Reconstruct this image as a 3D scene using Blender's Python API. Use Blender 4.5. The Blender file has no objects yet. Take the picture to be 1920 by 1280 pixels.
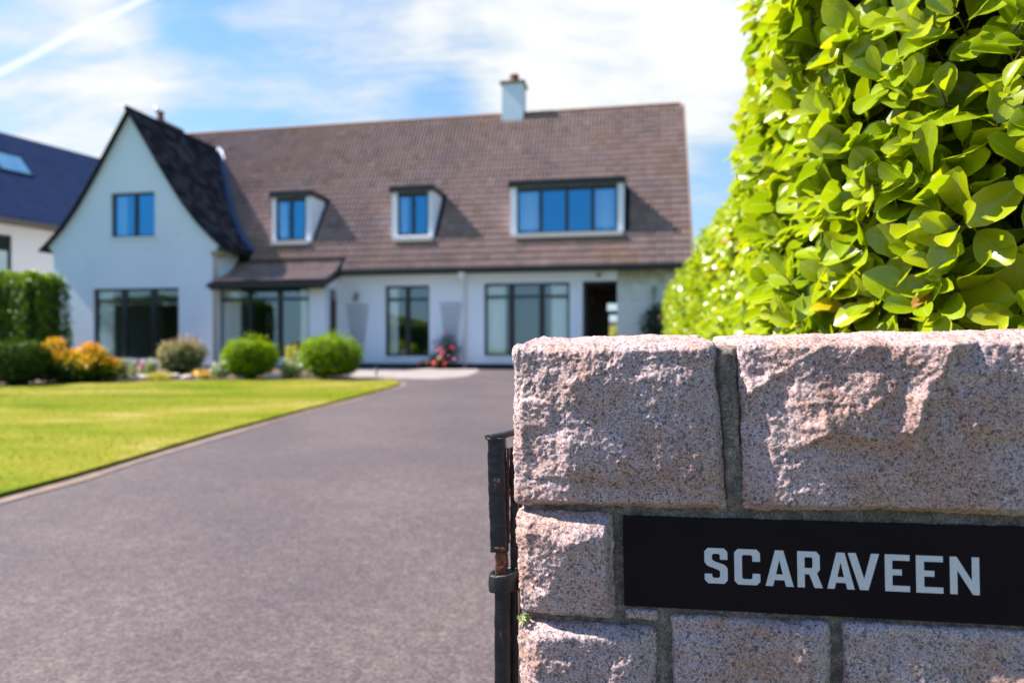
import bpy, math, random
import numpy as np
from mathutils import Vector, Matrix, Euler

random.seed(7); rng = np.random.default_rng(7)
SC = bpy.context.scene
COL = SC.collection
R = math.radians
TH = R(10.4)                      # house front and gate wall are turned by this much
CT, ST = math.cos(TH), math.sin(TH)

# ------------------------------------------------------------------ camera
cam_d = bpy.data.cameras.new('camera')
cam = bpy.data.objects.new('camera', cam_d); COL.objects.link(cam)
cam.location = (0, 0, 0); cam.rotation_euler = (R(90), 0, 0)
cam_d.sensor_width = 36; cam_d.lens = 24
cam_d.shift_y = 0.0052
cam_d.clip_start = 0.05; cam_d.clip_end = 3000
cam_d.dof.use_dof = True; cam_d.dof.focus_distance = 1.02; cam_d.dof.aperture_fstop = 2.9
cam_d.dof.aperture_blades = 0
SC.camera = cam

# ------------------------------------------------------------------ light
SUN = Vector((-0.685*CT - 0.030*ST, 0.685*ST - 0.030*CT, 0.728)).normalized()   # towards the sun: along the front, 47 degrees up
sd = bpy.data.lights.new('sun', 'SUN'); sd.energy = 4.3; sd.angle = R(0.53); sd.color = (1.0, 0.93, 0.84)
so = bpy.data.objects.new('sun', sd); COL.objects.link(so)
so.rotation_euler = SUN.to_track_quat('Z', 'Y').to_euler()
SC.view_settings.view_transform = 'Standard'; SC.view_settings.look = 'None'
SC.view_settings.gamma = 1.0; SC.view_settings.exposure = 1.62
SC.view_settings.use_curve_mapping = False
SC.cycles.max_bounces = 8; SC.cycles.transparent_max_bounces = 12
SC.cycles.use_denoising = True

class NT:
    """small helper to wire nodes"""
    def __init__(s, tree): s.t = tree; s.n = tree.nodes; s.l = tree.links
    def new(s, typ, **kw):
        n = s.n.new(typ)
        for k, v in kw.items():
            if k == 'inp':
                for a, b in v.items():
                    if isinstance(b, bpy.types.NodeSocket): s.l.new(b, n.inputs[a])
                    else: n.inputs[a].default_value = b
            else: setattr(n, k, v)
        return n
    def math(s, op, a, b=None, c=None, clamp=False):
        n = s.new('ShaderNodeMath', operation=op, use_clamp=clamp)
        for i, v in enumerate((a, b, c)):
            if v is None: continue
            if isinstance(v, bpy.types.NodeSocket): s.l.new(v, n.inputs[i])
            else: n.inputs[i].default_value = v
        return n.outputs[0]
    def mix(s, f, a, b, blend='MIX'):
        n = s.new('ShaderNodeMix', data_type='RGBA', blend_type=blend)
        for i, v in ((0, f), (6, a), (7, b)):
            if isinstance(v, bpy.types.NodeSocket): s.l.new(v, n.inputs[i])
            elif i == 0: n.inputs[i].default_value = v
            else: n.inputs[i].default_value = (*v, 1) if len(v) == 3 else v
        return n.outputs[2]
    def ramp(s, f, stops, interp='LINEAR'):
        n = s.new('ShaderNodeValToRGB'); cr = n.color_ramp; cr.interpolation = interp
        while len(cr.elements) < len(stops): cr.elements.new(0.5)
        for e, (p, c) in zip(cr.elements, stops):
            e.position = p; e.color = (*c, 1) if len(c) == 3 else c
        s.l.new(f, n.inputs[0]); return n.outputs[0]
    def noise(s, vec, scale, detail=4, rough=0.55, dist=0.0, out=0):
        n = s.new('ShaderNodeTexNoise', inp={'Scale': scale, 'Detail': detail, 'Roughness': rough, 'Distortion': dist})
        if vec is not None: s.l.new(vec, n.inputs['Vector'])
        return n.outputs[out]
    def smooth(s, v, a, b):
        n = s.new('ShaderNodeMapRange', interpolation_type='SMOOTHSTEP', inp={'Value': v, 'From Min': a, 'From Max': b})
        return n.outputs[0]

# ---- sky: Nishita daylight with thin streaked cloud
W = bpy.data.worlds.new('World'); SC.world = W; W.use_nodes = True
W.node_tree.nodes.clear(); w = NT(W.node_tree)
tc = w.new('ShaderNodeTexCoord').outputs['Generated']
sky = w.new('ShaderNodeTexSky', sky_type='NISHITA')
sky.sun_disc = False; sky.sun_elevation = math.asin(SUN.z); sky.sun_rotation = math.atan2(SUN.x, SUN.y)
sky.altitude = 0; sky.air_density = 1.0; sky.dust_density = 0.3; sky.ozone_density = 2.2
skyc = w.mix(1.0, sky.outputs[0], (0.90, 1.14, 1.30), 'MULTIPLY')
def dotdir(v):
    v = Vector(v).normalized()
    return w.new('ShaderNodeVectorMath', operation='DOT_PRODUCT', inp={0: tc, 1: tuple(v)}).outputs['Value']
sep = w.new('ShaderNodeSeparateXYZ', inp={0: tc})
zz = w.math('MAXIMUM', sep.outputs[2], 0.0)
den = w.math('ADD', zz, 0.30)
cx = w.math('DIVIDE', sep.outputs[0], den); cy = w.math('DIVIDE', sep.outputs[1], den)
cp = w.new('ShaderNodeCombineXYZ', inp={0: cx, 1: cy, 2: 0.0}).outputs[0]
mp = w.new('ShaderNodeMapping', inp={'Vector': cp, 'Rotation': (0, 0, R(38)), 'Scale': (1.0, 2.3, 1.0), 'Location': (3.1, 1.7, 0)}).outputs[0]
n1 = w.noise(mp, 1.15, 9, 0.60, 0.5)
n2 = w.noise(mp, 3.8, 8, 0.62, 0.3)
cov = w.math('ADD', w.math('MULTIPLY', n1, 0.74), w.math('MULTIPLY', n2, 0.72))
def blob(px, py, c0, c1, amt):      # a bank of cloud centred on one bearing
    d = dotdir(((px-960)/1280, 1, (650-py)/1280))
    return w.math('MULTIPLY', w.smooth(d, math.cos(R(c0)), math.cos(R(c1))), amt)
view = w.smooth(dotdir((0.05, 1, 0.3)), -0.25, 0.85)      # the bank thins out to clear sky behind
cov = w.math('ADD', cov, w.math('MULTIPLY', w.math('SUBTRACT', view, 1.0), 0.24))
for b in ((1150, 150, 13, 3, 0.29), (120, 110, 8, 1, 0.24), (640, 70, 9, 2, 0.12), (900, 60, 8, 2, 0.10), (1360, 60, 7, 2, 0.12), (330, 240, 7, 2, 0.05), (1390, 280, 6, 1, 0.02)):
    cov = w.math('ADD', cov, blob(*b))
for b in ((480, 150, 8, 2, 0.07), (830, 200, 3.5, 0.5, 0.10), (20, 40, 5, 1, 0.10), (700, 20, 4, 1, 0.08), (330, 30, 4, 1, 0.09), (1340, 350, 5, 1, 0.14)):
    cov = w.math('SUBTRACT', cov, blob(*b))
thin = w.smooth(cov, 0.58, 0.92); thick = w.smooth(cov, 0.80, 1.05)
hz = w.math('MULTIPLY', w.math('SUBTRACT', 1.0, w.smooth(sep.outputs[2], 0.0, 0.55)), 0.85)
skyh = w.mix(hz, skyc, (2.45, 3.55, 4.2))
c1_ = w.mix(w.math('MULTIPLY', thin, 0.80), skyh, (4.3, 4.65, 4.85))
c2_ = w.mix(thick, c1_, (5.3, 5.4, 5.5))
# condensation trail: a thin great-circle line, broken up
A1 = Vector(((-30-960)/1280, 1, (650-150)/1280)); A2 = Vector(((275-960)/1280, 1, (650+5)/1280))
nrm = A1.cross(A2).normalized()
off = w.math('ABSOLUTE', w.math('ADD', dotdir(nrm), w.math('MULTIPLY', w.math('SUBTRACT', n2, 0.5), 0.006)))
tr = w.math('SUBTRACT', 1.0, w.smooth(off, 0.0005, 0.0065))
mid = (A1.normalized()+A2.normalized()); tr = w.math('MULTIPLY', tr, w.smooth(dotdir(mid), math.cos(R(15)), math.cos(R(9))))
c3_ = w.mix(w.math('MULTIPLY', tr, 0.6), c2_, (6.2, 6.4, 6.6))
bg = w.new('ShaderNodeBackground', inp={'Color': c3_, 'Strength': 0.062})
wo = w.new('ShaderNodeOutputWorld'); w.l.new(bg.outputs[0], wo.inputs[0])

# ------------------------------------------------------------------ materials
MAT = {}
def mat(name, color, rough=0.8, metal=0.0, spec=0.4, build=None):
    m = bpy.data.materials.new(name); m.use_nodes = True
    t = NT(m.node_tree); b = t.n['Principled BSDF']
    b.inputs['Base Color'].default_value = (*color, 1); b.inputs['Roughness'].default_value = rough
    b.inputs['Metallic'].default_value = metal; b.inputs['Specular IOR Level'].default_value = spec
    if build: build(t, b)
    MAT[name] = m; return m
def objc(t): return t.new('ShaderNodeTexCoord').outputs['Object']
def pos(t): return t.new('ShaderNodeNewGeometry').outputs['Position']
def setc(t, b, c): t.l.new(c, b.inputs['Base Color'])
def bump(t, b, h, strength=0.5, dist=0.01):
    n = t.new('ShaderNodeBump', inp={'Strength': strength, 'Distance': dist, 'Height': h}); t.l.new(n.outputs[0], b.inputs['Normal'])

def b_render(t, b):
    p = objc(t)
    n = t.noise(p, 0.7, 5, 0.6); n2_ = t.noise(p, 2.6, 6, 0.65, 0.5)
    c = t.ramp(n, [(0.3, (0.74, 0.80, 0.92)), (0.7, (0.80, 0.85, 0.96))])
    c = t.mix(t.math('MULTIPLY', t.smooth(n2_, 0.58, 0.75), 0.22), c, (0.45, 0.46, 0.40))
    # rain streaks below the sills and eaves
    st = t.new('ShaderNodeMapping', inp={'Vector': p, 'Scale': (5.0, 5.0, 0.5)}).outputs[0]
    c = t.mix(t.math('MULTIPLY', t.smooth(t.noise(st, 1.0, 4), 0.60, 0.78), 0.15), c, (0.42, 0.42, 0.36))
    setc(t, b, c); bump(t, b, t.noise(p, 60, 3), 0.35, 0.006)
mat('white_render', (0.78, 0.78, 0.78), 0.85, build=b_render)
def b_stain(t, b):
    p = objc(t); z = t.new('ShaderNodeSeparateXYZ', inp={0: p}).outputs[2]
    n = t.noise(p, 3.0, 7, 0.7, 0.6)
    g = t.math('ADD', n, t.math('MULTIPLY', t.math('SUBTRACT', z, 2.2), 0.55))
    c = t.ramp(g, [(0.35, (0.62, 0.64, 0.62)), (0.5, (0.5, 0.52, 0.46)), (0.72, (0.30, 0.28, 0.20))])
    setc(t, b, c); bump(t, b, n, 0.4, 0.01)
mat('stained_render', (0.6, 0.6, 0.58), 0.9, build=b_stain)
mat('cream_render', (0.97, 0.86, 0.85), 0.85)
mat('black_frame', (0.012, 0.014, 0.02), 0.35, spec=0.5)
mat('black_gutter', (0.010, 0.011, 0.014), 0.4)
mat('plinth_paint', (0.012, 0.013, 0.02), 0.7)
mat('lead_sheet', (0.06, 0.085, 0.16), 0.45, metal=0.2)
mat('lead_sill', (0.72, 0.64, 0.62), 0.6)
mat('curtain_cloth', (0.80, 0.82, 0.76), 0.9)
mat('dark_room', (0.05, 0.05, 0.05), 0.9)
mat('grey_passage', (0.32, 0.32, 0.34), 0.85)
mat('brown_door', (0.05, 0.022, 0.015), 0.5)
mat('terracotta', (0.20, 0.085, 0.06), 0.8)
mat('chimney_cap', (0.20, 0.15, 0.12), 0.85)
mat('bright_cowl', (0.95, 0.95, 0.95), 0.25, metal=1.0)
mat('trellis_paint', (0.06, 0.07, 0.12), 0.6)
mat('white_pipe', (0.72, 0.72, 0.74), 0.45)
mat('lamp_grey', (0.22, 0.24, 0.22), 0.5)
mat('slate_roof', (0.065, 0.085, 0.20), 0.55, build=lambda t, b: setc(t, b, t.ramp(t.noise(objc(t), 2.5, 7, 0.75), [(0.3, (0.045, 0.060, 0.15)), (0.7, (0.095, 0.115, 0.24))])))
mat('soil', (0.09, 0.06, 0.045), 0.95)
mat('bark', (0.10, 0.065, 0.04), 0.9)
mat('concrete', (0.42, 0.37, 0.35), 0.9, build=lambda t, b: (setc(t, b, t.ramp(t.noise(pos(t), 3, 6), [(0.3, (0.22, 0.19, 0.185)), (0.7, (0.31, 0.27, 0.26))]))))

def b_tile(t, b):
    a = t.new('ShaderNodeAttribute', attribute_name='tint').outputs['Fac']
    p = pos(t)
    c = t.ramp(a, [(0.0, (0.23, 0.155, 0.138)), (0.3, (0.27, 0.185, 0.175)), (0.6, (0.30, 0.205, 0.190)), (0.85, (0.285, 0.205, 0.215)), (1.0, (0.33, 0.24, 0.24))])
    n = t.noise(p, 0.9, 5, 0.6)
    c = t.mix(t.math('MULTIPLY', t.smooth(n, 0.45, 0.7), 0.45), c, (0.16, 0.135, 0.16))
    n3 = t.noise(p, 5, 6, 0.7)
    c = t.mix(t.math('MULTIPLY', t.smooth(n3, 0.62, 0.75), 0.5), c, (0.34, 0.32, 0.36))
    n4 = t.noise(p, 0.5, 4, 0.6)
    c = t.mix(t.math('MULTIPLY', t.smooth(n4, 0.5, 0.68), 0.30), c, (0.25, 0.15, 0.08))
    setc(t, b, c); bump(t, b, t.noise(p, 90, 4), 0.4, 0.004)
mat('roof_tile', (0.25, 0.16, 0.13), 0.9, spec=0.04, build=b_tile)
mat('ridge_tile', (0.24, 0.12, 0.08), 0.85)
def b_shadetile(t, b):
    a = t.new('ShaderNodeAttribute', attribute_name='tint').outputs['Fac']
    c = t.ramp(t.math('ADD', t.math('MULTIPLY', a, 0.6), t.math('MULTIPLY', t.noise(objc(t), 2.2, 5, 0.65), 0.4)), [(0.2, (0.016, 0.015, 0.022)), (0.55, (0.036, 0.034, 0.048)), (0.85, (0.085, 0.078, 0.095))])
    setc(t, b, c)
mat('shade_toned_tile', (0.035, 0.033, 0.05), 0.85, spec=0.1, build=b_shadetile)  # darker copy of the roof tile: the wing slope's shade put into its colour

def glass(name, refl, tint):
    m = bpy.data.materials.new(name); m.use_nodes = True; t = NT(m.node_tree); t.n.clear()
    tr_ = t.new('ShaderNodeBsdfTransparent', inp={'Color': (0.93, 0.97, 0.98, 1)})
    gl = t.new('ShaderNodeBsdfGlossy', inp={'Color': (*tint, 1), 'Roughness': 0.012})
    nb = t.new('ShaderNodeBump', inp={'Strength': 0.25, 'Distance': 0.003, 'Height': t.noise(objc(t), 1.2, 2)}); t.l.new(nb.outputs[0], gl.inputs['Normal'])
    mx = t.new('ShaderNodeMixShader', inp={0: refl, 1: tr_.outputs[0], 2: gl.outputs[0]})
    o = t.new('ShaderNodeOutputMaterial'); t.l.new(mx.outputs[0], o.inputs[0]); MAT[name] = m; return m
glass('skylight_glass', 0.9, (0.45, 0.80, 1.0))
glass('window_glass', 0.22, (0.72, 0.86, 1.0))
glass('sky_tint_glass', 0.50, (0.08, 0.42, 0.85))  # blue of the reflected sky put into the glossy tint, reflection raised

def b_asphalt(t, b):
    p = pos(t)
    v = t.new('ShaderNodeTexVoronoi', feature='F1', inp={'Vector': p, 'Scale': 110.0}).outputs['Color']
    sv = t.new('ShaderNodeSeparateColor', inp={0: v}).outputs[0]
    n = t.noise(p, 14, 6, 0.7); big = t.noise(p, 0.8, 5, 0.6)
    c = t.ramp(sv, [(0.0, (0.060, 0.048, 0.052)), (0.35, (0.088, 0.070, 0.077)), (0.75, (0.112, 0.090, 0.097)), (1.0, (0.145, 0.12, 0.122))])
    c = t.mix(t.smooth(n, 0.40, 0.70), t.mix(1.0, c, (0.88, 0.88, 0.90), 'MULTIPLY'), t.mix(1.0, c, (1.14, 1.14, 1.13), 'MULTIPLY'))
    c = t.mix(t.smooth(big, 0.35, 0.7), t.mix(1.0, c, (0.86, 0.86, 0.89), 'MULTIPLY'), t.mix(1.0, c, (1.14, 1.13, 1.09), 'MULTIPLY'))
    setc(t, b, c); bump(t, b, t.math('ADD', sv, t.math('MULTIPLY', n, 1.5)), 0.6, 0.004)
mat('asphalt', (0.15, 0.14, 0.145), 0.85, spec=0.3, build=b_asphalt)
def b_lawn(t, b):
    p = pos(t)
    m1 = t.new('ShaderNodeMapping', inp={'Vector': p, 'Rotation': (0, 0, R(-14)), 'Scale': (0.45, 1.3, 1.0)}).outputs[0]
    n = t.noise(m1, 0.9, 5, 0.55, 0.4); n2_ = t.noise(p, 22, 4, 0.6)
    c = t.ramp(n, [(0.34, (0.095, 0.140, 0.002)), (0.47, (0.150, 0.172, 0.006)), (0.57, (0.21, 0.195, 0.022)), (0.68, (0.31, 0.25, 0.08))])
    c = t.mix(t.smooth(n2_, 0.35, 0.7), t.mix(1.0, c, (0.85, 0.88, 0.8), 'MULTIPLY'), t.mix(1.0, c, (1.15, 1.12, 1.12), 'MULTIPLY'))
    setc(t, b, c); bump(t, b, n2_, 0.6, 0.02)
mat('lawn_grass', (0.1, 0.2, 0.02), 0.9, spec=0.1, build=b_lawn)
mat('rough_grass', (0.09, 0.14, 0.03), 0.95)
mat('edging', (0.33, 0.21, 0.16), 0.9, build=lambda t, b: setc(t, b, t.ramp(t.noise(pos(t), 7, 6, 0.65), [(0.3, (0.13, 0.09, 0.075)), (0.7, (0.24, 0.17, 0.145))])))
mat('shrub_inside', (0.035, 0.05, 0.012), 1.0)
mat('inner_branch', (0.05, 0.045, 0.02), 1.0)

def leafmat(name, stops, gloss=0.35, trans=0.35, rough=0.35, spots=None, vein=False):
    m = bpy.data.materials.new(name); m.use_nodes = True; t = NT(m.node_tree); b = t.n['Principled BSDF']
    a = t.new('ShaderNodeAttribute', attribute_name='tint').outputs['Fac']
    c = t.ramp(a, stops)
    if vein:
        e = t.new('ShaderNodeAttribute', attribute_name='edge').outputs['Fac']   # 0 at the midrib, 1 at the rim
        p = pos(t)
        c = t.mix(t.math('MULTIPLY', t.math('SUBTRACT', 1.0, t.smooth(e, 0.0, 0.13)), 0.35), c, (0.42, 0.52, 0.16))
        c = t.mix(t.math('MULTIPLY', t.smooth(e, 0.86, 1.0), 0.35), c, (0.55, 0.55, 0.12))
        n = t.noise(p, 130, 4, 0.6)
        c = t.mix(t.math('MULTIPLY', t.smooth(n, 0.70, 0.78), 0.6), c, (0.16, 0.11, 0.03))
        c = t.mix(t.math('MULTIPLY', t.smooth(t.noise(p, 45, 3), 0.4, 0.7), 0.20), c, (0.22, 0.28, 0.02))
        bump(t, b, t.noise(p, 70, 2), 0.25, 0.003)
    t.l.new(c, b.inputs['Base Color']); b.inputs['Roughness'].default_value = rough
    b.inputs['Specular IOR Level'].default_value = gloss
    tl = t.new('ShaderNodeBsdfTranslucent'); t.l.new(t.mix(1.0, c, (1.15, 1.15, 0.55), 'MULTIPLY'), tl.inputs[0])
    mx = t.new('ShaderNodeMixShader', inp={0: trans, 1: b.outputs[0], 2: tl.outputs[0]})
    t.l.new(mx.outputs[0], t.n['Material Output'].inputs[0]); MAT[name] = m; return m
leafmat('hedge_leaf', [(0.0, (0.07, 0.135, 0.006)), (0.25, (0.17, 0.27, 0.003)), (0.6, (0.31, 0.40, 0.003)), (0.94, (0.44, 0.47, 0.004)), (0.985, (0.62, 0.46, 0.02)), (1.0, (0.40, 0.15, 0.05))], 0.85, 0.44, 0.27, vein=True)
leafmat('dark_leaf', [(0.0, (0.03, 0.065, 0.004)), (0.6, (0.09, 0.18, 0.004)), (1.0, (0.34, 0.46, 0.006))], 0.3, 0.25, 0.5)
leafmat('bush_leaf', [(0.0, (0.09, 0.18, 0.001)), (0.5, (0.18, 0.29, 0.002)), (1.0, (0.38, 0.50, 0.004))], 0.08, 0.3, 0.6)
leafmat('tree_leaf', [(0.0, (0.03, 0.06, 0.010)), (0.6, (0.06, 0.11, 0.015)), (1.0, (0.12, 0.17, 0.02))], 0.2, 0.25, 0.6)
leafmat('grass_blade', [(0.0, (0.13, 0.19, 0.003)), (0.6, (0.21, 0.25, 0.008)), (1.0, (0.40, 0.34, 0.09))], 0.05, 0.5, 0.8)
leafmat('deep_leaf', [(0.0, (0.018, 0.04, 0.003)), (1.0, (0.07, 0.13, 0.006))], 0.1, 0.2, 0.6)
leafmat('orange_leaf', [(0.0, (0.25, 0.27, 0.01)), (0.35, (0.62, 0.46, 0.012)), (0.75, (0.80, 0.44, 0.02)), (1.0, (0.80, 0.26, 0.10))], 0.3, 0.3, 0.5)
leafmat('pinkish_leaf', [(0.0, (0.13, 0.17, 0.05)), (0.5, (0.28, 0.29, 0.11)), (1.0, (0.52, 0.34, 0.25))], 0.3, 0.3, 0.5)
leafmat('yellow_leaf', [(0.0, (0.25, 0.30, 0.02)), (1.0, (0.65, 0.58, 0.05))], 0.3, 0.3, 0.5)
leafmat('pale_leaf', [(0.0, (0.16, 0.24, 0.06)), (0.7, (0.30, 0.38, 0.12)), (1.0, (0.6, 0.62, 0.5))], 0.3, 0.3, 0.5)
leafmat('ivy_leaf', [(0.0, (0.012, 0.035, 0.008)), (0.8, (0.03, 0.075, 0.015)), (1.0, (0.06, 0.12, 0.02))], 0.3, 0.2, 0.5)
mat('red_petal', (0.55, 0.012, 0.035), 0.6); mat('coral_petal', (0.85, 0.12, 0.09), 0.6)
mat('peach_petal', (0.75, 0.36, 0.20), 0.6); mat('gold_petal', (0.8, 0.42, 0.02), 0.6); mat('white_petal', (0.8, 0.8, 0.78), 0.6)
mat('pink_petal', (0.65, 0.2, 0.35), 0.6)

def b_granite(t, b):
    oi = t.new('ShaderNodeObjectInfo').outputs['Random']
    p = pos(t)
    def vor(scale, smooth=False):
        vv = t.new('ShaderNodeTexVoronoi', feature='F1', inp={'Vector': t.new('ShaderNodeVectorMath', operation='ADD', inp={0: p, 1: t.new('ShaderNodeVectorMath', operation='SCALE', inp={0: t.noise(p, scale*1.3, 3, out=1), 'Scale': 0.9/scale}).outputs[0]}).outputs[0], 'Scale': scale})
        return t.new('ShaderNodeSeparateColor', inp={0: vv.outputs['Color']})
    g1 = vor(620); g2 = vor(260)
    c = t.ramp(g1.outputs[0], [(0.0, (0.31, 0.195, 0.18)), (0.25, (0.43, 0.29, 0.27)), (0.5, (0.515, 0.36, 0.345)), (0.72, (0.46, 0.345, 0.375)), (0.85, (0.67, 0.53, 0.51)), (1.0, (0.37, 0.29, 0.36))])
    c = t.mix(t.math('MULTIPLY', t.smooth(g1.outputs[1], 0.83, 0.87), 0.78), c, (0.025, 0.025, 0.035))   # dark mica
    c = t.mix(t.math('MULTIPLY', t.smooth(g2.outputs[1], 0.87, 0.90), 0.65), c, (0.06, 0.06, 0.08))
    c = t.mix(t.math('MULTIPLY', t.smooth(g2.outputs[2], 0.80, 0.86), 0.45), c, (0.34, 0.31, 0.36))
    bl = t.noise(p, 9, 5, 0.65)
    c = t.mix(t.math('MULTIPLY', t.smooth(bl, 0.42, 0.66), 0.62), c, t.mix(1.0, c, (0.86, 0.62, 0.42), 'MULTIPLY'))
    bl2 = t.noise(p, 17, 5, 0.7)
    c = t.mix(t.math('MULTIPLY', t.smooth(bl2, 0.55, 0.72), 0.40), c, t.mix(1.0, c, (0.55, 0.52, 0.52), 'MULTIPLY'))
    c = t.mix(t.math('MULTIPLY', oi, 0.25), c, t.mix(1.0, c, (1.0, 0.90, 0.80), 'MULTIPLY'))
    setc(t, b, c)
    h = t.math('ADD', t.math('MULTIPLY', t.noise(p, 210, 5, 0.7), 1.0), t.math('MULTIPLY', g1.outputs[2], 0.35))
    bump(t, b, h, 0.38, 0.0035)
mat('pink_granite', (0.45, 0.33, 0.29), 0.75, spec=0.35, build=b_granite)
def b_mortar(t, b):
    p = pos(t)
    c = t.ramp(t.math('ADD', t.math('MULTIPLY', t.noise(p, 60, 6, 0.7), 0.5), t.math('MULTIPLY', t.noise(p, 420, 3, 0.7), 0.5)), [(0.36, (0.05, 0.037, 0.030)), (0.5, (0.165, 0.130, 0.108)), (0.64, (0.42, 0.34, 0.30))])
    c = t.mix(t.math('MULTIPLY', t.smooth(t.noise(p, 12, 5), 0.5, 0.7), 0.35), c, (0.06, 0.055, 0.040))
    setc(t, b, c); bump(t, b, t.noise(p, 260, 4, 0.7), 0.8, 0.004)
mat('mortar', (0.14, 0.135, 0.12), 0.95, build=b_mortar)
def b_slab(t, b):
    p = pos(t)
    c = t.mix(t.math('MULTIPLY', t.smooth(t.noise(p, 900, 2), 0.72, 0.8), 0.5), (0.0018, 0.0020, 0.0045), (0.02, 0.02, 0.026))
    setc(t, b, c)
    sm = t.noise(p, 7, 5); t.l.new(t.math('ADD', t.math('MULTIPLY', sm, 0.10), 0.03), b.inputs['Roughness'])
mat('polished_slab', (0.004, 0.004, 0.005), 0.06, spec=0.2, build=b_slab)
def b_letter(t, b):
    p = pos(t)
    setc(t, b, t.ramp(t.noise(p, 500, 4, 0.7), [(0.3, (0.50, 0.47, 0.49)), (0.7, (0.68, 0.65, 0.67))]))
mat('sign_paint', (0.33, 0.33, 0.36), 0.7, build=b_letter)
def b_iron(t, b):
    p = pos(t)
    n = t.noise(p, 26, 7, 0.72, 0.4)
    f = t.smooth(n, 0.57, 0.66)
    c = t.mix(f, (0.010, 0.012, 0.017), t.ramp(t.noise(p, 160, 5), [(0.3, (0.045, 0.016, 0.010)), (0.7, (0.20, 0.07, 0.035))]))
    setc(t, b, c)
    t.l.new(t.math('ADD', t.math('MULTIPLY', f, 0.6), 0.28), b.inputs['Roughness'])
    bump(t, b, t.math('ADD', t.math('MULTIPLY', f, 0.6), t.noise(p, 190, 5, 0.7)), 0.7, 0.002)
mat('rusty_iron', (0.02, 0.02, 0.025), 0.4, build=b_iron)
mat('rust', (0.12, 0.045, 0.025), 0.9, build=lambda t, b: (setc(t, b, t.ramp(t.noise(pos(t), 150, 6, 0.7), [(0.3, (0.03, 0.013, 0.010)), (0.7, (0.20, 0.075, 0.04))])), bump(t, b, t.noise(pos(t), 220, 5), 0.9, 0.003)))
mat('moss', (0.12, 0.16, 0.02), 1.0)
mat('pale_stone', (0.5, 0.42, 0.4), 0.9)
# ------------------------------------------------------------------ helpers
def meta(o, label=None, cat=None, group=None, kind=None):
    if label: o['label'] = label
    if cat: o['category'] = cat
    if group: o['group'] = group
    if kind: o['kind'] = kind
    return o
def link(name, me, m=None, parent=None, loc=None):
    o = bpy.data.objects.new(name, me); COL.objects.link(o)
    if m is not None:
        ms = m if isinstance(m, (list, tuple)) else [m]
        if len(me.materials) == 0:
            for k in ms: me.materials.append(MAT[k])
    if parent: o.parent = parent
    if loc is not None: o.location = loc
    return o
def empty(name, loc=(0, 0, 0), rot=(0, 0, 0)):
    o = bpy.data.objects.new(name, None); COL.objects.link(o); o.location = loc; o.rotation_euler = rot
    o.empty_display_size = 0.2; return o
def npmesh(name, V, F, tint=None, edge=None, smooth=False):
    """V (n,3), F (m,k) with one k"""
    me = bpy.data.meshes.new(name); V = np.asarray(V, np.float32); F = np.asarray(F, np.int32)
    me.vertices.add(len(V)); me.vertices.foreach_set('co', V.ravel())
    m, k = F.shape
    me.loops.add(m*k); me.loops.foreach_set('vertex_index', F.ravel())
    me.polygons.add(m); me.polygons.foreach_set('loop_start', np.arange(0, m*k, k, dtype=np.int32))
    try: me.polygons.foreach_set('loop_total', np.full(m, k, np.int32))
    except Exception: pass
    if smooth: me.polygons.foreach_set('use_smooth', np.ones(m, bool))
    me.update(calc_edges=True); me.validate()
    for nm, arr in (('tint', tint), ('edge', edge)):
        if arr is not None:
            a = me.attributes.new(nm, 'FLOAT', 'POINT'); a.data.foreach_set('value', np.asarray(arr, np.float32))
    return me
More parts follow.
